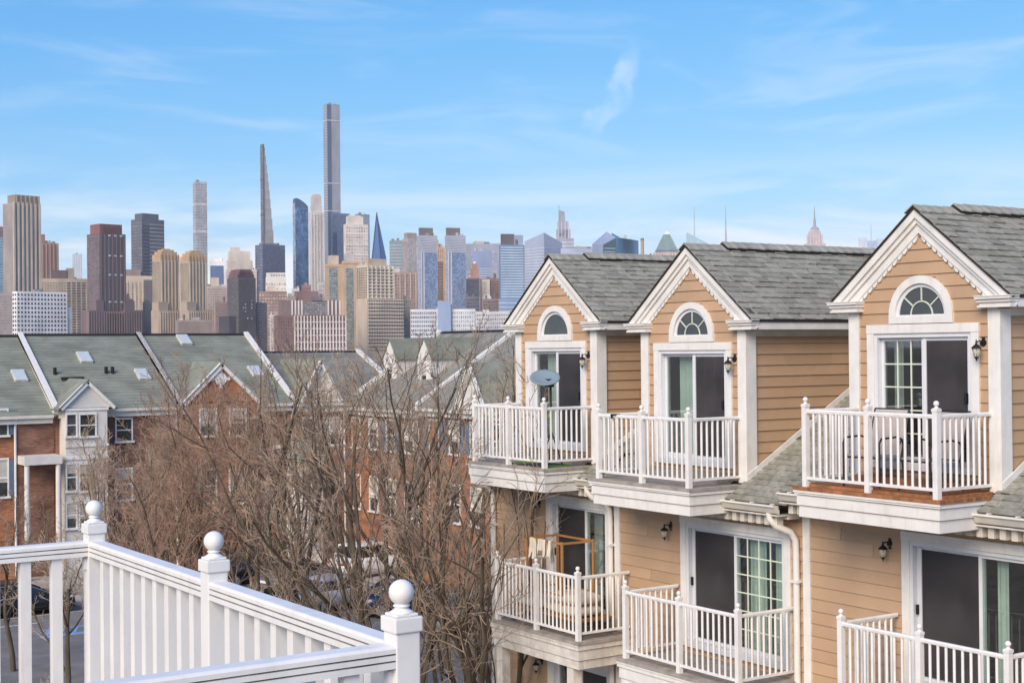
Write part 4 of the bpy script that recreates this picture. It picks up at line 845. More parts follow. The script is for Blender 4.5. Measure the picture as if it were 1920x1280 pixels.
frus(t, .06, .07, 473, 468.5, 'cornice', wallm((90,112,140))); frus(t, .09, .38, 468.5, 438, 'pyramid_roof', wallm((106,142,140))); frus(t, .38, .5, 438, 430, 'glass_tip', wallm((206,212,220))); t.piers('R', 3, t.A-3, 474, 520, 9, .4, 1.2, wallm((216,192,184))); t.windows('R', 0, t.A, 478, 540, 14, 14, .5, .5, wallm((164,122,118)))
t = Tower('office_block', 'grey block low beside the green pyramid roofed tower', 1209, 1229, 484, 2200, col=(128,138,158)); t.shaft(); t.windows('R', 0, t.A, 486, 520, 6, 8, .6, .5, WIN)
t = Tower('glass_tower', 'translucent blue glass tower with steep slanted top and tall mast', 1289, 1336, 462, 2800, col=(176,200,220)); A_, B_ = t.A, t.B; mb = MB(t.M); mb.hexa([(0,0,0),(A_,0,0),(A_,B_,0),(0,B_,0),(0,0,t.z(435)),(A_,0,t.z(461)),(A_,B_,t.z(461)),(0,B_,t.z(436))]); mb.build('shaft', curtainm((178,204,224)), t.T)
MB(t.M).tube([(t.t(1304), 20, t.z(450)), (t.t(1304), 20, t.z(412)), (t.t(1304), 20, t.z(384))], [1.4, .9, .5], 6).build('mast', wallm((176,182,192)), t.T)
t = Tower('office_tower', 'distant tower with tall thin antenna mast above the second dormer roof', 1354, 1372, 459, 3000, col=(186,190,200)); t.shaft(); MB(t.M).tube([(t.A/2, 8, t.H), (t.A/2, 8, t.z(425)), (t.A/2, 8, t.z(386))], [2.2, 1.3, .5], 6).build('mast', wallm((160,162,172)), t.T); t.box(t.A*.3, t.A*.7, 4, 14, t.H, t.z(456), name='mast_base')
t = Tower('skyscraper', 'old stone skyscraper with rounded cap and needle spire above the second dormer roof', 1510, 1549, 457, 4100, col=(188,166,168)); t.shaft(); A_, B_ = t.A, t.A
for i, y in ((.12, 440), (.2, 434), (.27, 430)): t.box(t.A*i, t.A*(1-i), t.A*i, t.A*(1-i), t.H, t.z(y), wallm((184,162,166)), 'tier')
cx = t.A/2; MB(t.M).lathe((cx, cx, 0), [(t.A*.22, t.z(430)), (t.A*.19, t.z(427)), (t.A*.12, t.z(424.5)), (t.A*.07, t.z(423)), (t.A*.055, t.z(412)), (t.A*.03, t.z(406)), (t.A*.02, t.z(392)), (t.A*.004, t.z(384))], 12).build('spire', wallm((150,146,162)), t.T); t.piers('R', 4, t.A-4, 458, 490, 7, .4, 1.5, wallm((204,184,184))); t.piers('R', t.A*.16, t.A*.84, 441, 457, 6, .4, 1.5, wallm((204,184,184)), base=t.A*.12)
t = Tower('office_tower', 'hazy blue cluster tower at far right beside the nearest gable', 1612, 1658, 446, 5600, col=(190,200,222)); t.box(0, t.A*.34, 0, t.B, 0, t.z(446)); t.box(t.A*.34, t.A*.72, -5, t.B, 0, t.z(452), wallm((150,176,214)), 'middle_block'); t.box(t.A*.72, t.A, 0, t.B, 0, t.z(448), wallm((186,198,222)), 'right_block'); MB(t.M).tube([(t.A*.5, 10, t.z(452)), (t.A*.5, 10, t.z(418))], [1.6, .5], 5).build('mast', wallm((176,190,214)), t.T)
# low white blocks near the far shore
t = Tower('apartment_block', 'low white gridded block below the banded glass towers', 770, 892, 580, 1450, col=(206,208,214)); t.shaft(); t.windows('R', 0, t.A*.4, 583, YB, 14, 9, .6, .6, wallm((110,124,150))); t.windows('R', t.A*.6, t.A, 583, YB, 12, 9, .5, .6, wallm((150,158,176))); t.box(t.A*.42, t.A*.62, -4, 6, 0, t.z(565), curtainm((164,184,216)), 'glass_wing')
t = Tower('apartment_block', 'low grey white block under the blue banded glass tower', 890, 956, 584, 1550, col=(196,194,198)); t.shaft(); t.windows('R', 0, t.A, 587, YB, 16, 9, .5, .5, wallm((140,136,148)))
t = Tower('apartment_block', 'reddish brown block behind the treetops between beige tower and banded towers', 738, 784, 510, 1750, col=(160,128,116)); t.shaft(); t.windows('R', 0, t.A, 514, YB, 11, 24, .5, .5, wallm((118,100,100))); t.piers('R', 2, t.A-2, 512, YB, 5, .3, 1, wallm((184,154,138)))
# low city fabric between
for k, (x0, x1, y, c, D_, lab) in enumerate((
    (330, 400, 600, (150,128,120), 1780, 'low brown block in front of the domed towers'), (536, 600, 556, (170,150,140), 2000, 'low tan block beneath the curved glass tower'), (840, 880, 596, (150,160,180), 1500, 'low blue grey block right under the banded towers'),
    (955, 1000, 590, (150,168,196), 1600, 'low blue block beside the first dormer roof'), (585, 612, 590, (178,150,126), 1700, 'small tan block beside the white grid brick block'), (548, 562, 541, (196,188,184), 2300, 'narrow pale block at the foot of the curved glass tower'),
    (598, 613, 530, (176,166,168), 2400, 'narrow mauve block between the beige limestone tower and the tan tower pair'), (566, 584, 534, (150,104,94), 2350, 'small brick red block before the curved glass tower'), (506, 524, 590, (206,196,186), 1650, 'small cream block left of the white grid brick block'),
    (395, 420, 536, (188,176,168), 2250, 'small grey stone block right of the second domed tower'), (404, 430, 566, (140,108,104), 1900, 'small plum coloured block left of the charcoal tower'), (232, 250, 560, (128,98,100), 2000, 'narrow plum block at the right foot of the dark red tower'),
    (268, 288, 566, (120,116,124), 1980, 'narrow grey block left of the first domed tower'), (734, 752, 540, (158,142,146), 2000, 'narrow grey mauve block right of the large beige balcony tower'), (822, 840, 575, (172,168,178), 1700, 'small lilac block between the feet of the banded towers'),
    (752, 774, 560, (176,150,128), 1650, 'small sandy block before the reddish brown block'), (905, 936, 560, (130,104,104), 1700, 'small dark brown block below the cream and brown block'), (874, 900, 556, (96,98,116), 1750, 'small slate block below the red brown stepped tower'))):
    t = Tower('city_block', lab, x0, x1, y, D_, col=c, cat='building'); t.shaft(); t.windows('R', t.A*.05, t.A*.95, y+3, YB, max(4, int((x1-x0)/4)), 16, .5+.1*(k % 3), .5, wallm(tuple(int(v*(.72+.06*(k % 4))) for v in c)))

# ------------------------------------------------------------------ brick row houses across the street
MT['brick'] = mat('orange_brick', (.37,.145,.07), .85, .3, .9, .4, 20, stretch=(1,1,2), dirt=.5, dcol=(.13,.07,.05), dscale=1.3)
MT['brick2'] = mat('maroon_brick', (.25,.115,.075), .85, .3, .9, .4, 20, stretch=(1,1,2), dirt=.5, dcol=(.10,.06,.05), dscale=1.3)
MT['roofA'] = mat('green_grey_roofing', (.25,.264,.214), .9, .2, .7, .8, 9, spec=.2, stretch=(1,2,2), dirt=.45, dcol=(.13,.13,.12), dscale=2.2)
MT['stucco'] = mat('white_render', (.66,.63,.59), .7, .08, 1.5)
MT['shutter'] = mat('blue_shutter', (.11,.16,.25), .6, .1)
MT['winglass'] = mat('house_window_glass', (.075,.08,.078), .1, .5, 1.5, spec=.8, objrand=.5)
MT['blind'] = mat('window_blind', (.50,.48,.43), .8, .1)
hwn = [0]
MT['roofB'] = mat('weathered_roofing', (.27,.265,.235), .9, .22, .7, .8, 9, spec=.2, stretch=(1,2,2), dirt=.5, dcol=(.14,.13,.12), dscale=2.2)
for nm_ in ('brick', 'brick2'):                     # courses and single odd bricks
    nt_ = MT[nm_].node_tree; b_ = nt_.nodes['Principled BSDF']; src_ = b_.inputs['Base Color'].links[0].from_socket
    gm_ = nt_.nodes.new('ShaderNodeNewGeometry'); sx_ = nt_.nodes.new('ShaderNodeSeparateXYZ'); ad_ = nt_.nodes.new('ShaderNodeMath'); ad_.operation = 'ADD'; cx_ = nt_.nodes.new('ShaderNodeCombineXYZ')
    nt_.links.new(gm_.outputs['Position'], sx_.inputs[0]); nt_.links.new(sx_.outputs[0], ad_.inputs[0]); nt_.links.new(sx_.outputs[1], ad_.inputs[1]); nt_.links.new(ad_.outputs[0], cx_.inputs[0]); nt_.links.new(sx_.outputs[2], cx_.inputs[1])
    bt_ = nt_.nodes.new('ShaderNodeTexBrick'); nt_.links.new(cx_.outputs[0], bt_.inputs['Vector']); bt_.inputs['Scale'].default_value = 1; bt_.inputs['Brick Width'].default_value = .22; bt_.inputs['Row Height'].default_value = .075; bt_.inputs['Mortar Size'].default_value = .008
    bt_.inputs['Color1'].default_value = (1.25,1.2,1.15,1); bt_.inputs['Color2'].default_value = (.66,.66,.68,1); bt_.inputs['Mortar'].default_value = (1.15,1.7,2.1,1)
    mu_ = nt_.nodes.new('ShaderNodeMix'); mu_.data_type = 'RGBA'; mu_.blend_type = 'MULTIPLY'; mu_.inputs[0].default_value = .9; nt_.links.new(src_, mu_.inputs[6]); nt_.links.new(bt_.outputs['Color'], mu_.inputs[7]); nt_.links.new(mu_.outputs[2], b_.inputs['Base Color'])
MT['skylight'] = mat('skylight_dome', (.52,.56,.56), .2, .06)
MT['copper'] = mat('green_copper', (.24,.33,.27), .7, .2, 3)
def hwindow(H, M, a, z, w_, h_, d=0.0, shut=False, arch=False, muls=1):
    """one sash window: frame, pane, meeting rail, sill"""
    P = MB(M).box(a-w_/2-.07,a-w_/2,d-.06,d+.01,z,z+h_).box(a+w_/2,a+w_/2+.07,d-.06,d+.01,z,z+h_).box(a-w_/2-.07,a+w_/2+.07,d-.06,d+.01,z+h_,z+h_+.1)
    P = P.build('window', MT['white'], H, kind=None)
    MB(M).add([(a-w_/2,d-.012,z),(a+w_/2,d-.012,z),(a+w_/2,d-.012,z+h_),(a-w_/2,d-.012,z+h_)], [(0,1,2,3)]).build('pane', MT['winglass'], P)
    hwn[0] += 1
    if hwn[0] % 3: q_ = (.0, .35, .62)[hwn[0] % 3]; MB(M).add([(a-w_/2,d-.018,z+h_*(1-q_)),(a+w_/2,d-.018,z+h_*(1-q_)),(a+w_/2,d-.018,z+h_),(a-w_/2,d-.018,z+h_)], [(0,1,2,3)]).build('blind', MT['blind'], P)
    MB(M).box(a-w_/2,a+w_/2,d-.045,d-.013,z+h_*.48,z+h_*.53).build('meeting_rail', MT['white'], P)
    MB(M).box(a-w_/2-.12,a+w_/2+.12,d-.14,d+.01,z-.1,z).build('sill', MT['white'], P)
    if muls > 1: MB(M).box(a-.015,a+.015,d-.04,d-.013,z,z+h_*.48).build('muntin', MT['white'], P)
    if shut:
        for sg in (-1, 1): MB(M).box(a+sg*(w_/2+.09),a+sg*(w_/2+.45),d-.07,d-.005,z,z+h_).build('shutter', MT['shutter'], P)
def gable(H, M, ac, half, zb, zt, d, fm, trim=.22, deep=4.0, ret=True):
    MB(M).prism([(ac-half,d,zb),(ac+half,d,zb),(ac,d,zt)], (0,.2,0)).build('gable_wall', fm, H)
    for sg in (-1, 1):
        MB(M).beam((ac+sg*(half+.15),d-.08,zb-.02),(ac,d-.08,zt+.12), .16, trim, up=(0,0,1)).build('rake_trim', MT['white'], H)
        k = (zt-zb)/half; e = half+.3
        R_ = MB(M); R_.hexa([(ac+sg*e,d-.2,zt-k*e+.2),(ac,d-.2,zt+.2),(ac,d+deep,zt+.2),(ac+sg*e,d+deep,zt-k*e+.2),(ac+sg*e,d-.2,zt-k*e+.26),(ac,d-.2,zt+.26),(ac,d+deep,zt+.26),(ac+sg*e,d+deep,zt-k*e+.26)]); R_.build('gable_roof', MT['roofA'], H)
def rowhouse(M, a0, a1, eave, rise, label, bm_, run=6.0, rm='roofA'):
    loc = M @ Vector(((a0+a1)/2, 0, 0)); H = thing('brick_townhouse', loc, label, 'townhouse', 'brick row houses across the street')
    MB(M).box(a0,a1,0,run*2,0,eave-.05).build('wall', bm_, H)
    ov = .35; rr = rise/run
    R_ = MB(M).hexa([(a0,-ov,eave-ov*rr-.12),(a1,-ov,eave-ov*rr-.12),(a1,run,eave+rise-.12),(a0,run,eave+rise-.12),(a0,-ov,eave-ov*rr),(a1,-ov,eave-ov*rr),(a1,run,eave+rise),(a0,run,eave+rise)])
    R_.hexa([(a1,2*run,eave-.12),(a0,2*run,eave-.12),(a0,run,eave+rise-.12),(a1,run,eave+rise-.12),(a1,2*run,eave),(a0,2*run,eave),(a0,run,eave+rise),(a1,run,eave+rise)])
    roof = R_.build('roof', MT[rm], H)
    mb = MB(M); n = 26
    for i in range(n): d = -ov+(run+ov)*i/n; z = eave+d*rr; mb.hexa([(a0,d,z),(a1,d,z),(a1,d+.02,z),(a0,d+.02,z),(a0,d,z+.025),(a1,d,z+.025),(a1,d+.22,z+.22*rr+.004),(a0,d+.22,z+.22*rr+.004)])
    mb.build('shingle_courses', MT[rm], roof, kind='stuff')
    MB(M).prism([(a0,run-.16,eave+rise-.06),(a0,run,eave+rise+.07),(a0,run+.16,eave+rise-.06)], (a1-a0,0,0)).build('ridge_cap', MT['dark'], roof)
    for q in (a0, a1):
        MB(M).beam((q,-ov-.02,eave-ov*rr+.06),(q,run,eave+rise+.06), .26, .22).build('party_wall_coping', MT['trim'], H)
    MB(M).box(a0+.14,a1-.14,-ov-.12,-ov+.02,eave-ov*rr-.16,eave-ov*rr-.02).build('gutter', MT['gutter'], H)
    MB(M).box(a0+.14,a1-.14,-.3,.0,eave-.62,eave-.3).build('cornice', MT['stucco'], H)
    return H
def skyl(H, M, a, d, eave, rr, w_=.62, l_=1.0):
    z = eave+d*rr; c, s_ = math.cos(math.atan(rr)), math.sin(math.atan(rr))
    o = []
    for dz, ins in ((.0, 0), (.14, .0), (.15, .06)):
        o += [(a-w_/2+ins, d-(l_/2-ins)*c-dz*s_, z-(l_/2-ins)*s_+dz*c), (a+w_/2-ins, d-(l_/2-ins)*c-dz*s_, z-(l_/2-ins)*s_+dz*c), (a+w_/2-ins, d+(l_/2-ins)*c-dz*s_, z+(l_/2-ins)*s_+dz*c), (a-w_/2+ins, d+(l_/2-ins)*c-dz*s_, z+(l_/2-ins)*s_+dz*c)]
    K = MB(M).hexa(o[:8]).build('skylight', MT['grime'], H); mb = MB(M); mb.hexa(o[4:12]); mb.build('dome', MT['skylight'], K)
YA = 70.0; MA = frame(0, YA, 0, 0); RR = 3.45/6
def aA(px, py): p = at(px, py, 1, YA); return p.x, p.z
def roofA(px, py, eave): p = plane_at(px, py, (0, YA, eave), (0, -RR, 1)); return p.x, p.y-YA
def downs(H, M, a, z1, d=-.12): MB(M).tube([(a,d-.2,z1),(a,d-.05,z1-.3),(a,d,z1-.45),(a,d,.1)], .06, 6).build('downspout', MT['white'], H)
EA = CAMZ-2.42
hA0 = rowhouse(MA, 13.6, 20.1, EA-.2, 3.6, 'brick townhouse with blue shutters and white portico at the left edge of the photo', MT['brick'])
for px, py in ((36, 709),): x, d = roofA(px, py, EA-.2); skyl(hA0, MA, x, d, EA-.2, .6)
for z_, h_ in ((aA(8, 815)[1], 1.15), (aA(8, 930)[1], 1.7)): hwindow(hA0, MA, 17.5, z_, .8, h_, 0, True)
MB(MA).box(18.3,20.05,-.08,.05,0,EA-.75).build('recess_panel', MT['brick2'], hA0); downs(hA0, MA, 18.25, EA-.5)
po = MB(MA).box(18.35,20.1,-1.3,0,aA(60,868)[1],aA(60,852)[1]); po.build('portico', MT['stucco'], hA0)
for a in (18.5, 19.95): MB(MA).tube([(a,-1.15,.1),(a,-1.15,aA(60,868)[1])], [.15,.12], 10).build('column', MT['stucco'], hA0)
MB(MA).box(18.8,19.7,-.06,.03,.9,3.2).build('door', MT['dark'], hA0); MB(MA).box(18.3,20.1,-2.2,-.0,0,.8).build('steps', MT['concrete'], hA0)
hA1 = rowhouse(MA, 20.1, 26.3, EA, 3.45, 'brick townhouse with tall white gabled bay, left of the orange brick gable', MT['brick2'])
for px, py in ((158, 672), (267, 704)): x, d = roofA(px, py, EA); skyl(hA1, MA, x, d, EA, RR)
for px, py in ((103, 702), (199, 700), (211, 700)): x, d = roofA(px, py, EA); MB(MA).tube([(x,d,EA+d*RR-.1),(x,d,EA+d*RR+.35)], .09, 8).build('vent_pipe', MT['black'], hA1)
x, d = roofA(137, 710, EA); MB(MA).box(x-.6,x+.5,d-.2,d+.1,EA+d*RR-.1,EA+d*RR+.1).build('roof_vent', MT['dark'], hA1)
xb0, xb1 = 20.35, 22.35; bay = MB(MA).box(xb0,xb1,-1.0,.0,0,EA-.1).build('bay', MT['stucco'], hA1); gable(hA1, MA, 21.4, 1.15, EA-.12, aA(153, 712)[1]-.2, -1.0, MT['stucco'], .2)
for px, w_ in ((122, .42), (152, .72)):
    for y0, y1 in ((776, 815), (868, 916), (940, 985)):
        a, z1 = aA(px, y0); _, z0 = aA(px, y1); hwindow(hA1, MA, a, z0, w_, z1-z0, -1.0)
for y in (768, 835, 858): a, z_ = aA(150, y); MB(MA).box(xb0-.05,xb1+.05,-1.06,-.98,z_,z_+.12).build('bay_band', MT['white'], hA1)
for px in (232,):
    for y0, y1 in ((786, 826), (880, 935)): a, z1 = aA(px, y0); hwindow(hA1, MA, a, aA(px, y1)[1], .75, z1-aA(px, y1)[1])
downs(hA1, MA, 26.15, EA-.5)
hA2 = rowhouse(MA, 26.3, 32.5, EA, 3.45, 'brick townhouse with wide orange brick gable and round white medallion', MT['brick'])
for px, py in ((345, 639), (479, 698)): x, d = roofA(px, py, EA); skyl(hA2, MA, x, d, EA, RR)
MB(MA).box(26.6,30.3,-.5,.0,0,EA-.05).build('front_bay', MT['brick'], hA2); gable(hA2, MA, 28.4, 1.9, EA-.1, aA(407, 678)[1]-.25, -.5, MT['brick'], .26)
a, z_ = aA(406, 710); cm = MB(MA); cm.tube([(a,-.58,z_),(a,-.5,z_)], .32, 20); cm.build('medallion', MT['white'], hA2)
for dx, dz in ((.42, 0), (-.42, 0), (0, .42), (0, -.42)): MB(MA).box(a+dx-.08,a+dx+.08,-.57,-.5,z_+dz-.08,z_+dz+.08).build('keystone', MT['white'], hA2)
for px in (383, 438):
    for y0, y1 in ((768, 815), (880, 940)): a, z1 = aA(px, y0); hwindow(hA2, MA, a, aA(px, y1)[1], .8, z1-aA(px, y1)[1], -.5)
a, z1 = aA(520, 860); z0 = aA(520, 940)[1]
ar = MB(MA).box(a-.75,a-.55,-.12,.02,z0,z1).box(a+.55,a+.75,-.12,.02,z0,z1)
for k in range(12):
    t0, t1 = PI*k/12, PI*(k+1)/12; f_ = lambda r, t: (a+r*math.cos(t), z1+r*math.sin(t)); p = [f_(.75,t0), f_(.75,t1), f_(.55,t1), f_(.55,t0)]
    ar.prism([(x, -.12, z) for x, z in p][::-1], (0,.14,0))
ar.build('arch_surround', MT['stucco'], hA2); MB(MA).box(a-.55,a+.55,-.04,.02,z0,z1+.45).build('door', mat('red_brown_door', (.09,.03,.025), .5), hA2); downs(hA2, MA, 32.45, EA-.5)
hA3 = rowhouse(MA, 32.5, 39.5, EA-.12, 2.55, 'brick townhouse at the corner with steep narrow white gable and green roofed bay', MT['brick'], rm='roofB')
gable(hA3, MA, 34.05, 1.0, EA-.2, aA(595, 675)[1]-.2, -.25, MT['stucco'], .2, 5)
for px in (578, 603, 628): a, z1 = aA(px, 785); hwindow(hA3, MA, a, aA(px, 832)[1], .6, z1-aA(px, 832)[1], 0)
x0, zt_ = aA(536, 862); x1, _ = aA(604, 862); zr_ = aA(570, 838)[1]; zt_ = aA(570, 862)[1]
bb = MB(MA); o_ = [(x0,0),(x0+.45,-.9),(x1-.45,-.9),(x1,0)]
bb.prism([(x,y,0) for x, y in o_], (0,0,zt_)); bb.build('bay', MT['stucco'], hA3)
bb = MB(MA); o2 = [(x0-.15,0),(x0+.4,-1.05),(x1-.4,-1.05),(x1+.15,0)]; q = [(x0+.6,0),(x0+.9,-.3),(x1-.9,-.3),(x1-.6,0)]
bb.add([(x,y,zt_) for x, y in o2]+[(x,y,zr_+.3) for x, y in q], [(0,1,5,4),(1,2,6,5),(2,3,7,6),(4,5,6,7)]); bb.build('bay_roof', MT['copper'], hA3)
for a in (x0+.75, x1-.75): hwindow(hA3, MA, a, zt_-2.0, .5, 1.45, -.9, muls=2)
downs(hA3, MA, 35.5, EA-.5)
# the row that runs along the side street, behind the trees
MBr = frame(36, 70.6, 0, -PI/2); EB = CAMZ-2.72
labs = ('brick townhouse with two small white dormers on its roof, behind the tall bare tree', 'brick townhouse with long roof rake just left of the tan row', 'brick townhouse mostly hidden behind the farthest tan townhouse')
for k in range(3):
    a0, a1 = k*8.2, k*8.2+8.2
    h = rowhouse(MBr, a0, a1, EB+.16*k, 3.75, labs[k], MT['brick2'] if k != 1 else MT['brick'], rm='roofB')
    for i in range(4):
        a = a0+1.2+i*1.9
        hwindow(h, MBr, a, EB-2.35+.16*k, .85, 1.5, 0, k == 1 or i == 2); hwindow(h, MBr, a, EB-5.6+.16*k, .85, 1.7, 0)
    downs(h, MBr, a1-.2, EB-.5)
    MB(MBr).box(a0+.3,a0+2.6,-.05,.05,0,EB-.7).build('bay', MT['brick'], h)
    if k == 0:
        for yy in (69.3, 65.6):
            a = 70.6-yy; d0 = 2.0; zb_, ze = CAMZ-1.9, CAMZ-.45
            dm = MB(MBr).box(a-.72,a+.72,d0,d0+3.4,zb_,ze).build('dormer', MT['stucco'], h)
            hb = MB(MBr).prism([(a-.8,d0,ze),(a+.8,d0,ze),(a,d0,ze+1.08)], (0,3.6,0)).build('dormer_gable', MT['stucco'], h)
            for sg in (-1, 1): MB(MBr).hexa([(a+sg*.84,d0-.06,ze-.0),(a,d0-.06,ze+1.1),(a,d0+3.8,ze+1.1),(a+sg*.84,d0+3.8,ze-.0),(a+sg*.84,d0-.06,ze+.06),(a,d0-.06,ze+1.16),(a,d0+3.8,ze+1.16),(a+sg*.84,d0+3.8,ze+.06)]).build('dormer_roof', MT['roofA'], h)
            hwindow(h, MBr, a, zb_+.25, .55, 1.0, d0)
    else:
        gable(h, MBr, a0+5.0, 1.2, EB-.1, EB+1.9, -.3, MT['stucco'], .2, 4)

# ------------------------------------------------------------------ bare trees
MT['bark'] = mat('dark_bark', (.115,.09,.063), .9, .35, 5, .8, 25, stretch=(1,1,.3))
MT['twig'] = mat('brown_twigs', (.40,.295,.215), .85, .3, 1.5)
MT['twig2'] = mat('reddish_twigs', (.44,.285,.20), .85, .3, 1.5)
MT['twig3'] = mat('pale_twigs', (.50,.39,.29), .85, .25, 1.5)
def make_tree(name, label, x, y, h, r0, seed, trunk_frac=.3, limbs=7, spread=.55, lean=(0,0), twm='twig', dens=1.0, stems=1, lv=4, up=.25, tw=.0072):
    rnd = random.Random(seed); T = thing(name, (x,y,0), label, 'tree', 'bare deciduous trees')
    tr = MB(); cr = MB()
    def path(p, d, L_, n, wob, upf):
        pts = [p]; d = d.normalized()
        for i in range(n):
            d = (d+Vector((rnd.gauss(0,wob), rnd.gauss(0,wob), rnd.gauss(0,wob)+upf))).normalized()
            p = p+d*(L_/n); pts.append(p)
        return pts, d
    def grow(p, d, L_, r, lev):
        n = (7,6,5,4,3)[lev]; pts, de = path(p, d, L_, n, (.07,.12,.16,.2,.24)[lev], (.04,up*.55,up*.4,up*.3,up*.2)[lev])
        tip = max(r*(.4 if lev < 2 else .35), tw*.7)
        rad = [r+(tip-r)*(i/n)**.8 for i in range(n+1)]
        tgt = tr if lev < (3 if tw in (.007, .008, .006) else 2) else cr
        tgt.tube(pts, rad, (9,6,4,3,3)[lev], cap=False)
        if lev >= lv: return
        k = (limbs, 7, 7, 6)[lev]; k = max(2, int(round(k*(dens if lev > 0 else 1))))
        for j in range(k):
            t = (trunk_frac if lev == 0 else .22)+(1-(trunk_frac if lev == 0 else .22))*((j+rnd.random()*.8)/k); t = min(t, .985)
            i = min(int(t*n), n-1); f = t*n-i; q = pts[i].lerp(pts[i+1], f); ax = (pts[i+1]-pts[i]).normalized()
            az = rnd.random()*2*PI+j*2.4; s1 = ax.orthogonal().normalized(); s2 = ax.cross(s1)
            side = s1*math.cos(az)+s2*math.sin(az); an = spread*rnd.uniform(.7,1.35)*(1.0 if lev < 2 else 1.15)
            nd = ax*math.cos(an)+side*math.sin(an)
            rr_ = rad[i]+(rad[i+1]-rad[i])*f
            nl = L_*(1-.45*t)*(.95,.6,.52,.5)[lev]*rnd.uniform(.75,1.15)
            grow(q, nd, nl, max(rr_*rnd.uniform(.45,.65), tw), lev+1)
    for sidx in range(stems):
        az = sidx*2*PI/max(1, stems)+rnd.random(); tilt = .0 if stems == 1 else .28
        d0 = Vector((lean[0]+tilt*math.cos(az), lean[1]+tilt*math.sin(az), 1))
        grow(Vector((x,y,-.1)), d0, h*.74*rnd.uniform(.92,1.05), r0*(1 if stems == 1 else .7), 0)
    tr.build('trunk', MT['bark'], T); cr.build('crown', MT[twm], T)
    return T
def gp(px, depth): d = ray(px, 640); d = d/(d@_f)*depth; return d[0], d[1]
TREES = [  # px, depth, height, radius, seed, kwargs, label
 (850, 27, 9.9, .27, 1, dict(stems=3, limbs=7, spread=.5, twm='twig', up=.3, dens=.86, tw=.007), 'large many stemmed bare tree just left of the tan townhouses'),
 (765, 34, 10.6, .22, 2, dict(stems=2, limbs=7, spread=.5, up=.3, dens=.9, tw=.008), 'dark stemmed bare tree left of the large many stemmed one, rising to the skyline'),
 (665, 37, 10.4, .21, 3, dict(limbs=8, spread=.55, lean=(-.16,.05), up=.25, dens=.84, tw=.008), 'bare tree with long leaning limbs in the middle of the photo'),
 (575, 46, 10.4, .14, 4, dict(limbs=8, spread=.5, twm='twig3', up=.3, dens=.82), 'bare tree before the steep narrow white gable'),
 (475, 44, 8.8, .14, 5, dict(limbs=9, spread=.55, twm='twig2', up=.35, dens=1.05), 'reddish bare tree below the orange brick gable'),
 (385, 47, 9.3, .15, 6, dict(limbs=9, spread=.5, twm='twig2', up=.35, dens=1.05), 'dense upright reddish bare tree left of the orange brick gable'),
 (305, 44, 8.4, .13, 7, dict(limbs=9, spread=.6, twm='twig2', up=.3), 'bushy reddish bare tree behind the middle railing post'),
 (225, 50, 8.0, .12, 8, dict(limbs=8, spread=.6, twm='twig', up=.3, dens=.9), 'bare tree in front of the white gabled bay'),
 (120, 46, 5.6, .11, 9, dict(limbs=8, spread=.65, twm='twig3', up=.3, dens=.85), 'pale twigged bare tree left of the far railing post'),
 (20, 52, 6.4, .11, 10, dict(limbs=7, spread=.6, twm='twig', up=.3, dens=.8), 'bare tree at the left edge before the blue shutters'),
 (896, 33, 7.0, .13, 11, dict(limbs=8, spread=.5, twm='twig', up=.3, lean=(-.05,.0), dens=.9, tw=.0065), 'slim bare tree touching the corner of the farthest tan townhouse'),
 (720, 47, 10.8, .12, 12, dict(limbs=8, spread=.55, twm='twig3', up=.3, dens=.8), 'pale bare tree before the white roof dormers'),
 (880, 48, 10.0, .13, 13, dict(limbs=8, spread=.5, twm='twig3', up=.3, dens=.8), 'pale bare tree behind the large many stemmed one'),
 (70, 33, 4.3, .08, 15, dict(limbs=8, spread=.75, twm='twig3', up=.2, dens=.7, tw=.006), 'low spreading bare tree over the road behind the left railing'),
 (790, 24, 5.4, .09, 16, dict(limbs=7, spread=.7, twm='twig3', up=.2, dens=.8, tw=.005), 'short bare tree right of the nearest railing post'),
 (520, 38, 5.4, .09, 17, dict(limbs=8, spread=.65, twm='twig3', up=.25, dens=.9), 'short bare tree behind the long foreground railing'),
 (630, 31, 5.2, .09, 19, dict(limbs=8, spread=.65, twm='twig', up=.25, dens=.8, tw=.006), 'short dark bare tree left of the nearest railing post'),
 (165, 54, 7.2, .11, 21, dict(limbs=9, spread=.55, twm='twig3', up=.3), 'pale bare tree right of the white portico'),
 (262, 55, 8.2, .11, 22, dict(limbs=9, spread=.55, twm='twig3', up=.35), 'pale bare tree just right of the white gabled bay'),
 (345, 54, 8.4, .11, 23, dict(limbs=9, spread=.5, twm='twig2', up=.35), 'thin reddish bare tree at the left corner of the orange brick gable'),
 (420, 56, 5.6, .10, 18, dict(limbs=9, spread=.6, twm='twig2', up=.3, dens=.9), 'low bare street tree close to the brick arch door'),
]
for px, dp, h, r0, sd, kw, lab in TREES:
    x, y = gp(px, dp); make_tree('bare_tree', lab, x, y, h, r0, sd, **kw)
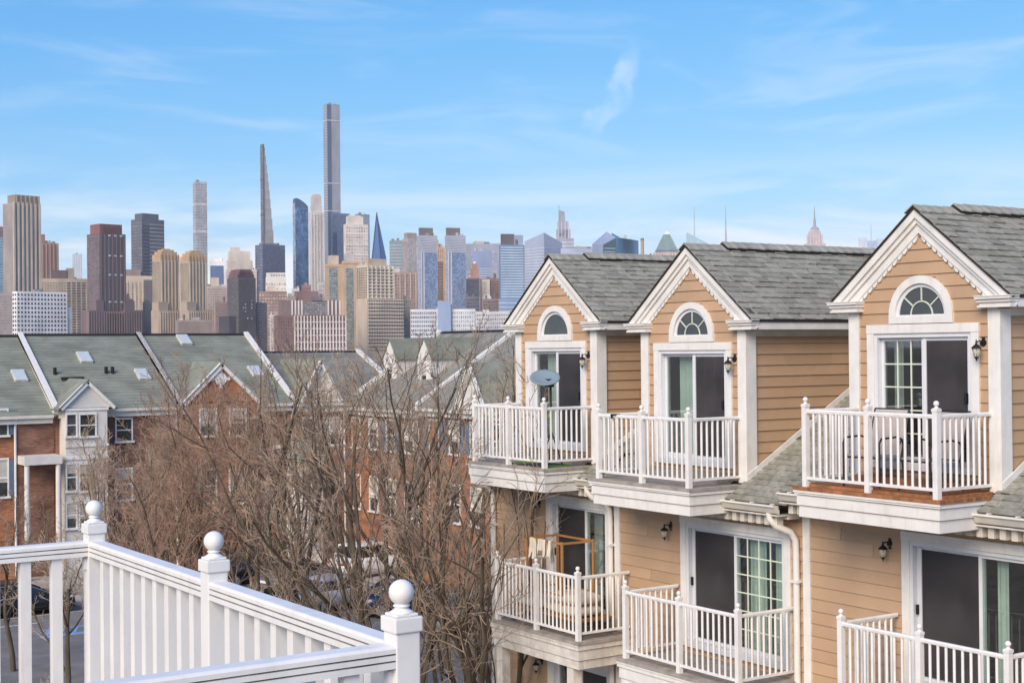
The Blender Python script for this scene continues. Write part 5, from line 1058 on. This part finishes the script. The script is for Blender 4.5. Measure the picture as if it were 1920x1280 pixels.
# shrubs: low tufts of leaf
MT['leafg'] = mat('evergreen_leaves', (.06,.085,.02), .7, .4, 3)
MT['leafy'] = mat('dry_grass_leaves', (.22,.19,.06), .8, .3, 3)
def shrub(label, x, y, r, h, m_, seed):
    rnd = random.Random(seed); T = thing('shrub', (x,y,0), label, 'shrub'); mb = MB()
    for i in range(420):
        u = Vector((rnd.gauss(0,1), rnd.gauss(0,1), abs(rnd.gauss(0,1)))).normalized()*rnd.uniform(.55,1.0); c = Vector((x+u.x*r, y+u.y*r, .1+u.z*h))
        a = Vector((rnd.uniform(-1,1), rnd.uniform(-1,1), rnd.uniform(-1,1))).normalized()*.09; b = a.orthogonal().normalized()*.05
        mb.add([c-a, c+b, c+a, c-b], [(0,1,2,3)])
    mb.build('foliage', m_, T); st = MB()
    for k in range(5): t = k*1.3; st.tube([(x,y,0),(x+.4*r*math.cos(t),y+.4*r*math.sin(t),h*.6)], .02, 4)
    st.build('stems', MT['bark'], T)
for px, py, r, h, m_, lab in ((530, 1085, 1.0, .8, 'leafg', 'green shrub below the middle tree by the parked cars'), (35, 1085, .9, .6, 'leafy', 'yellow green shrub behind the black parked car'), (812, 1160, .9, 1.2, 'leafg', 'green shrub at the foot of the large many stemmed tree'), (70, 1000, 1.0, .5, 'leafy', 'yellow green shrub at the portico steps'), (300, 1010, 1.0, .9, 'leafg', 'dark green shrub behind the long railing, far side of the street')):
    p = at(px, py, 2, .3); shrub(lab, p.x, p.y, r, h, MT[m_], px)

# ------------------------------------------------------------------ cars
def carpaint(name, c, rough=.22): return mat(name, c, rough, .04, 2, spec=.6)
PAINTS = dict(black=carpaint('black_paint', (.012,.013,.017)), grey=carpaint('grey_paint', (.11,.115,.125)), silver=carpaint('silver_paint', (.42,.43,.45)), white=carpaint('white_paint', (.70,.70,.70)), blue=carpaint('navy_paint', (.02,.03,.07)))
MT['tyre'] = mat('tyre_rubber', (.015,.015,.015), .85, .1); MT['rim'] = mat('alloy', (.45,.46,.48), .3, .05, metallic=.6)
MT['carglass'] = mat('car_glass', (.02,.025,.03), .06, .1, spec=.9); MT['chrome'] = mat('chrome', (.7,.71,.73), .2, .03, metallic=.8)
MT['red'] = mat('tail_light_red', (.35,.012,.015), .25, .1); MT['headlight'] = mat('headlight_glass', (.62,.66,.70), .12, .05)
def car(label, x, y, ang, paint, suv=False, group=None):
    M = Matrix.Translation((x,y,.02)) @ Matrix.Rotation(ang, 4, 'Z'); H = thing('parked_car', (x,y,.02), label, 'car', 'parked cars')
    Lh = 2.3; k = 1.18 if suv else 1.0
    st = [(-2.3,.38,.62,.68),(-2.22,.32,.86*k,.82),(-1.7,.27,.95*k,.90),(-.9,.26,.94*k,.92),(.2,.25,.93*k,.92),(1.0,.26,.92*k,.91),(1.7,.28,.86*k,.88),(2.15,.32,.74*k,.80),(2.3,.40,.58,.66)]
    b = MB(M); rings = []
    for xx, zb, zt, w_ in st:
        zm = zb+(zt-zb)*.55
        rings.append([(xx,-w_*.88,zb),(xx,-w_,zm*.75),(xx,-w_*.99,zm),(xx,-w_*.9,zt),(xx,-w_*.5,zt+.035),(xx,w_*.5,zt+.035),(xx,w_*.9,zt),(xx,w_*.99,zm),(xx,w_,zm*.75),(xx,w_*.88,zb)])
    vs = [v for r_ in rings for v in r_]; n = 10; fs = []
    for i in range(len(rings)-1):
        for j in range(n): fs.append((i*n+j, (i+1)*n+j, (i+1)*n+(j+1) % n, i*n+(j+1) % n))
    fs += [tuple(range(n)), tuple(range((len(rings)-1)*n, len(rings)*n))[::-1]]
    b.add(vs, fs, 0, True); b.build('body', PAINTS[paint], H)
    # cabin: glass band and painted roof
    zr = 1.72 if suv else 1.42; z0 = .93*k
    cab = [(-1.75,.80,z0),( -1.05 if not suv else -1.55,.66,zr-.04),(.15,.66,zr),(1.15,.80,z0)]
    g = MB(M); pr = []
    for xx, w_, z_ in cab: pr.append((xx, w_, z_))
    vs = [(xx,-w_,z_) for xx, w_, z_ in pr]+[(xx,w_,z_) for xx, w_, z_ in pr]
    g.add(vs, [(0,1,2,3),(7,6,5,4),(0,4,5,1),(2,6,7,3)]); g.build('windows', MT['carglass'], H)
    r_ = MB(M); xa, xb = cab[1][0], cab[2][0]
    r_.hexa([(xa-.12,-.685,zr-.07),(xb+.1,-.685,zr-.05),(xb+.1,.685,zr-.05),(xa-.12,.685,zr-.07),(xa,-.6,zr+.015),(xb,-.6,zr+.045),(xb,.6,zr+.045),(xa,.6,zr+.015)]); r_.build('roof', PAINTS[paint], H, bevel=.02)
    for sg in (-1, 1):
        MB(M).beam((cab[0][0]-.04,sg*.81,z0),(xa,sg*.68,zr-.03), .06, .12).build('rear_pillar', PAINTS[paint], H)
        MB(M).beam((cab[3][0]+.03,sg*.81,z0),(xb,sg*.68,zr-.02), .05, .07).build('front_pillar', PAINTS[paint], H)
        MB(M).beam((-.45,sg*.80,z0),(-.45,sg*.685,zr-.03), .05, .07).build('door_pillar', PAINTS[paint], H)
        MB(M).tube([(cab[0][0]+.1,sg*.815,z0+.03),(xa+.02,sg*.70,zr-.08),(xb,sg*.70,zr-.06),(cab[3][0]-.1,sg*.815,z0+.03)], .016, 5).build('window_trim', MT['chrome'], H)
        MB(M).ball((.95,sg*.95,z0+.07), .09, 10, (1,.9,.75)).build('mirror', PAINTS[paint], H)
        for q in (-.25, -1.0): MB(M).box(q-.1,q+.1,sg*.915,sg*.945,.80*k,.83*k).build('door_handle', MT['chrome'], H)
        MB(M).ball((2.1,sg*.62,.66*k), .16, 10, (.9,1.1,.55)).build('headlight', MT['headlight'], H)
        MB(M).ball((-2.2,sg*.62,.74*k), .15, 10, (.6,1.2,.6)).build('tail_light', MT['red'], H)
        for xx in (-1.38, 1.38):
            W = MB(M).tube([(xx,sg*.72,.33),(xx,sg*.74,.33),(xx,sg*.93,.33),(xx,sg*.935,.33)], [.29,.33,.33,.28], 18).build('wheel', MT['tyre'], H)
            rm = MB(M).tube([(xx,sg*.936,.33),(xx,sg*.942,.33)], [.21,.20], 14)
            rm.build('rim', MT['rim'], W)
    MB(M).box(2.27,2.33,-.4,.4,.5,.62).build('grille', MT['black'], H)
    MB(M).box(-2.345,-2.32,-.26,.26,.60,.72).build('number_plate', MT['white'], H)
    MB(M).box(-2.3,2.3,-.8,.8,.2,.3).build('underbody', MT['black'], H)
    return H
c = at(72, 1150, 2, 0); car('black saloon car parked by the far kerb behind the left railing', 17.0, 64.85, 0.0, 'black')
for px, py, ang, pt, suv, lab in ((560, 1085, .35, 'grey', False, 'grey car among the trees above the middle railing'), (628, 1118, .25, 'silver', False, 'silver car behind the leaning bare tree'), (898, 1165, -1.1, 'black', True, 'dark car with red tail light beside the farthest tan townhouse'), (700, 1062, .1, 'white', True, 'white car parked deep behind the trees'), (468, 1075, .2, 'black', True, 'black car parked behind the middle trees'), (770, 1128, -.4, 'blue', False, 'navy car left of the large many stemmed tree')):
    p = at(px, py, 2, 0.5); car(lab, p.x, p.y, ang, pt, suv)

# ------------------------------------------------------------------ things standing on the balconies
MT['dish'] = mat('dish_grey', (.20,.27,.31), .45, .06); MT['mesh'] = mat('taupe_sling', (.42,.36,.33), .8, .08, 6); MT['iron'] = mat('brown_iron', (.03,.024,.022), .5, .1)
MT['greenmat'] = mat('green_mat', (.12,.30,.02), .9, .15); MT['blackmat'] = mat('black_mat', (.03,.03,.034), .8, .15)
MT['pine'] = mat('pine_wood', (.42,.20,.06), .6, .2, 5, stretch=(1,1,8)); MT['cloth'] = mat('ivory_cloth', (.70,.63,.52), .9, .06); MT['cushion'] = mat('cream_cushion', (.64,.56,.45), .9, .1)
MT['crate'] = mat('grey_blue_crate', (.16,.19,.24), .7, .1)
zD1 = -2.06
ds, dq = .80, -.70
D = thing('satellite_dish', M1 @ Vector((ds,dq,zD1)), 'oval blue grey satellite dish on a thin black mast, on the farthest top balcony', 'satellite dish')
MB(M1).tube([(ds,dq,zD1+.3),(ds,dq,zD1+1.46)], .022, 8).build('mast', MT['iron'], D)
for k in range(3): t = k*2.1+.5; MB(M1).tube([(ds,dq,zD1+.62),(ds+.24*math.cos(t),dq+.2*math.sin(t),zD1+.01)], .012, 6).build('leg', MT['iron'], D)
dc = M1 @ Vector((ds-.02,dq-.10,zD1+1.52)); vw = (Vector((0,0,CAMZ))-dc).normalized(); hx = vw.cross(Vector((0,0,1))).normalized(); nv = (vw*.50+Vector((0,0,.87))).normalized(); vx = nv.cross(hx).normalized()
dm = MB(); vs = []; fs = []; n = 28
for i in range(7):
    r_ = i/6
    for k in range(n): t = 2*PI*k/n; vs.append(dc+hx*(0.262*r_*math.cos(t))+vx*(0.262*r_*math.sin(t))-nv*(.05*(1-r_*r_)))
for i in range(6):
    for k in range(n): fs.append((i*n+k, i*n+(k+1) % n, (i+1)*n+(k+1) % n, (i+1)*n+k))
dm.add(vs, fs, 0, True); do = dm.build('reflector', MT['dish'], D); mod = do.modifiers.new('thick', 'SOLIDIFY'); mod.thickness = .02
MB(M1).box(ds-.05,ds+.05,dq-.08,dq+.04,zD1+1.36,zD1+1.50).build('mount', MT['black'], D)
MB(M1).ball((ds,dq-.02,zD1+.86), .03, 8, (1,1,1.6)).build('yellow_clip', mat('yellow_plastic', (.55,.52,.05), .5), D)
o = MB(M1).box(.15,.85,-.98,-.35,zD1+.002,zD1+.014).build('floor_mat', MT['blackmat']); tag(o, 'black floor mat under the dish on the farthest top balcony', 'mat')
for u0, u1, lb in ((.86, 1.04, 'bright green turf mat right of the black floor mat'), (-.16, .13, 'bright green turf mat left of the black floor mat')): o = MB(M1).box(u0,u1,-.95,-.45,zD1+.002,zD1+.02).build('turf_mat', MT['greenmat']); tag(o, lb, 'mat')
def patio_chair(label, M, s, q, ang, z0):
    C_ = M @ Matrix.Translation((s,q,z0)) @ Matrix.Rotation(ang, 4, 'Z'); T = thing('patio_chair', C_ @ Vector((0,0,0)), label, 'chair', 'patio chairs on the nearest balcony')
    sb = MB(C_).hexa([(-.25,-.25,.40),(.25,-.25,.40),(.25,.24,.36),(-.25,.24,.36),(-.25,-.25,.425),(.25,-.25,.425),(.25,.24,.385),(-.25,.24,.385)]); sb.build('seat', MT['mesh'], T, bevel=.008)
    sb = MB(C_).hexa([(-.25,.23,.40),(.25,.23,.40),(.25,.25,.40),(-.25,.25,.40),(-.25,.40,.98),(.25,.40,.98),(.25,.42,.98),(-.25,.42,.98)]); sb.build('backrest', MT['mesh'], T, bevel=.006)
    for sg in (-1, 1):
        MB(C_).tube([(sg*.28,-.27,0),(sg*.28,-.27,.58),(sg*.28,-.22,.64),(sg*.28,.10,.65),(sg*.28,.22,.62),(sg*.28,.30,.50)], .014, 7).build('arm', MT['iron'], T)
        MB(C_).tube([(sg*.28,.28,0),(sg*.27,.24,.40),(sg*.265,.42,1.0)], .014, 7).build('leg', MT['iron'], T)
    MB(C_).tube([(-.28,-.27,.39),(.28,-.27,.39)], .012, 6).build('rail', MT['iron'], T)
    MB(C_).tube([(-.265,.42,1.0),(.265,.42,1.0)], .012, 6).build('top_rail', MT['iron'], T)
zD3 = -2.03
patio_chair('taupe sling patio chair at the left on the cedar deck, behind the middle post', M3, -.34, -.58, .12, zD3)
patio_chair('taupe sling patio chair at the right on the cedar deck, behind the corner post', M3, .60, -.58, -.1, zD3)
R_ = thing('drying_rack', L1 @ Vector((.75,-.55,-4.82)), 'wooden drying rack frame with laundry, on the far lower balcony', 'drying rack')
zr0 = -4.8
for s_, q_ in ((.25,-.9),(1.3,-.9),(.25,-.25),(1.3,-.25)): MB(L1).box(s_-.017,s_+.017,q_-.017,q_+.017,zr0,zr0+1.5).build('upright', MT['pine'], R_)
for a, b in (((.25,-.9),(1.3,-.9)),((.25,-.25),(1.3,-.25)),((.25,-.9),(.25,-.25)),((1.3,-.9),(1.3,-.25))):
    MB(L1).beam((*a,zr0+1.47),(*b,zr0+1.47), .022, .036).build('top_bar', MT['pine'], R_); MB(L1).beam((*a,zr0+.6),(*b,zr0+.6), .02, .03).build('low_bar', MT['pine'], R_)
for a0, a1, hh, sd in ((0.42,.55,.36,1), (.66,.86,.32,2), (.96,1.05,.40,3)):
    rnd = random.Random(sd); vs = []; fs = []; K = 10
    for i in range(K+1):
        for j in range(6):
            u = a0+(a1-a0)*i/K+rnd.uniform(-.008,.008)-(.5-i/K)*.05*j/5; vs.append((u, -.93-.03*math.sin(i*1.7+sd)-.012*j*math.sin(i*.9), zr0+1.50-hh*(j/5)*(.8+.2*math.sin(i*.8+sd))))
    for i in range(K):
        for j in range(5): fs.append((i*6+j, i*6+j+1, (i+1)*6+j+1, (i+1)*6+j))
    o = MB(L1).add(vs, fs, 0, True).build('laundry', MT['cloth']); tag(o, ('narrow ivory cloth hanging leftmost on the drying rack', 'wide ivory cloth hanging in the middle of the drying rack', 'narrow ivory cloth hanging rightmost on the drying rack')[sd-1], 'cloth')
def cushion(label, s, q, z_, w_, d_, h_):
    mb = MB(L1); n = 10; vs = []; fs = []
    for side in (1, -1):
        for i in range(n+1):
            for j in range(n+1):
                u = -1+2*i/n; v = -1+2*j/n; e = max(0, (1-u**4)*(1-v**4))**.5; vs.append((s+u*w_/2*(1-.05*v*v), q+v*d_/2*(1-.05*u*u), z_+h_/2+side*h_/2*e))
    m2 = (n+1)**2
    for k in range(2):
        for i in range(n):
            for j in range(n): f = [k*m2+i*(n+1)+j, k*m2+(i+1)*(n+1)+j, k*m2+(i+1)*(n+1)+j+1, k*m2+i*(n+1)+j+1]; fs.append(f if k == 0 else f[::-1])
    o = mb.add(vs, fs, 0, True).build('cushion', MT['cushion'], weld=True); tag(o, label, 'cushion')
bn = thing('bench', L1 @ Vector((1.2,-.6,-4.82)), 'low slatted wooden bench under cream cushions, on the far lower balcony', 'bench')
for s_ in (-.15, .8, 1.8):
    for q_ in (-.95, -.3): MB(L1).box(s_-.03,s_+.03,q_-.03,q_+.03,-4.82,-4.56).build('leg', MT['crate'], bn)
for i in range(5): q_ = -.98+i*.15; MB(L1).box(-.25,1.9,q_,q_+.12,-4.56,-4.53).build('slat', MT['pine'], bn)
cushion('flat cream cushion at the left end of the bench', .25, -.64, -4.53, .95, .66, .16)
cushion('thick cream cushion at the right end of the bench, lower of its stack', 1.3, -.64, -4.53, .95, .68, .18)
cushion('plump cream cushion on top of the stack at the right end of the bench', 1.28, -.62, -4.35, .92, .64, .20)
o = MB(M2).box(-.72,-.60,-1.10,-1.0,-1.035,-1.02).box(-.70,-.66,-1.115,-1.105,-1.09,-1.02).build('cable_tie', MT['black'], weld=True); tag(o, 'black strap tied over the handrail of the middle top balcony', 'strap')

# ------------------------------------------------------------------ the air over the river
hz = MB().box(-2500, 6500, -300, 6500, -1.0, 520).build('haze', None or bpy.data.materials.new('haze'), kind='stuff')
hm = hz.data.materials[0]; hm.use_nodes = True; hm.node_tree.nodes.clear()
ho = hm.node_tree.nodes.new('ShaderNodeOutputMaterial'); hv = hm.node_tree.nodes.new('ShaderNodeVolumePrincipled')
hv.inputs['Color'].default_value = (.97, .98, 1.0, 1); hv.inputs['Density'].default_value = 5.5e-5; hv.inputs['Anisotropy'].default_value = 0.0
hm.node_tree.links.new(hv.outputs[0], ho.inputs['Volume'])
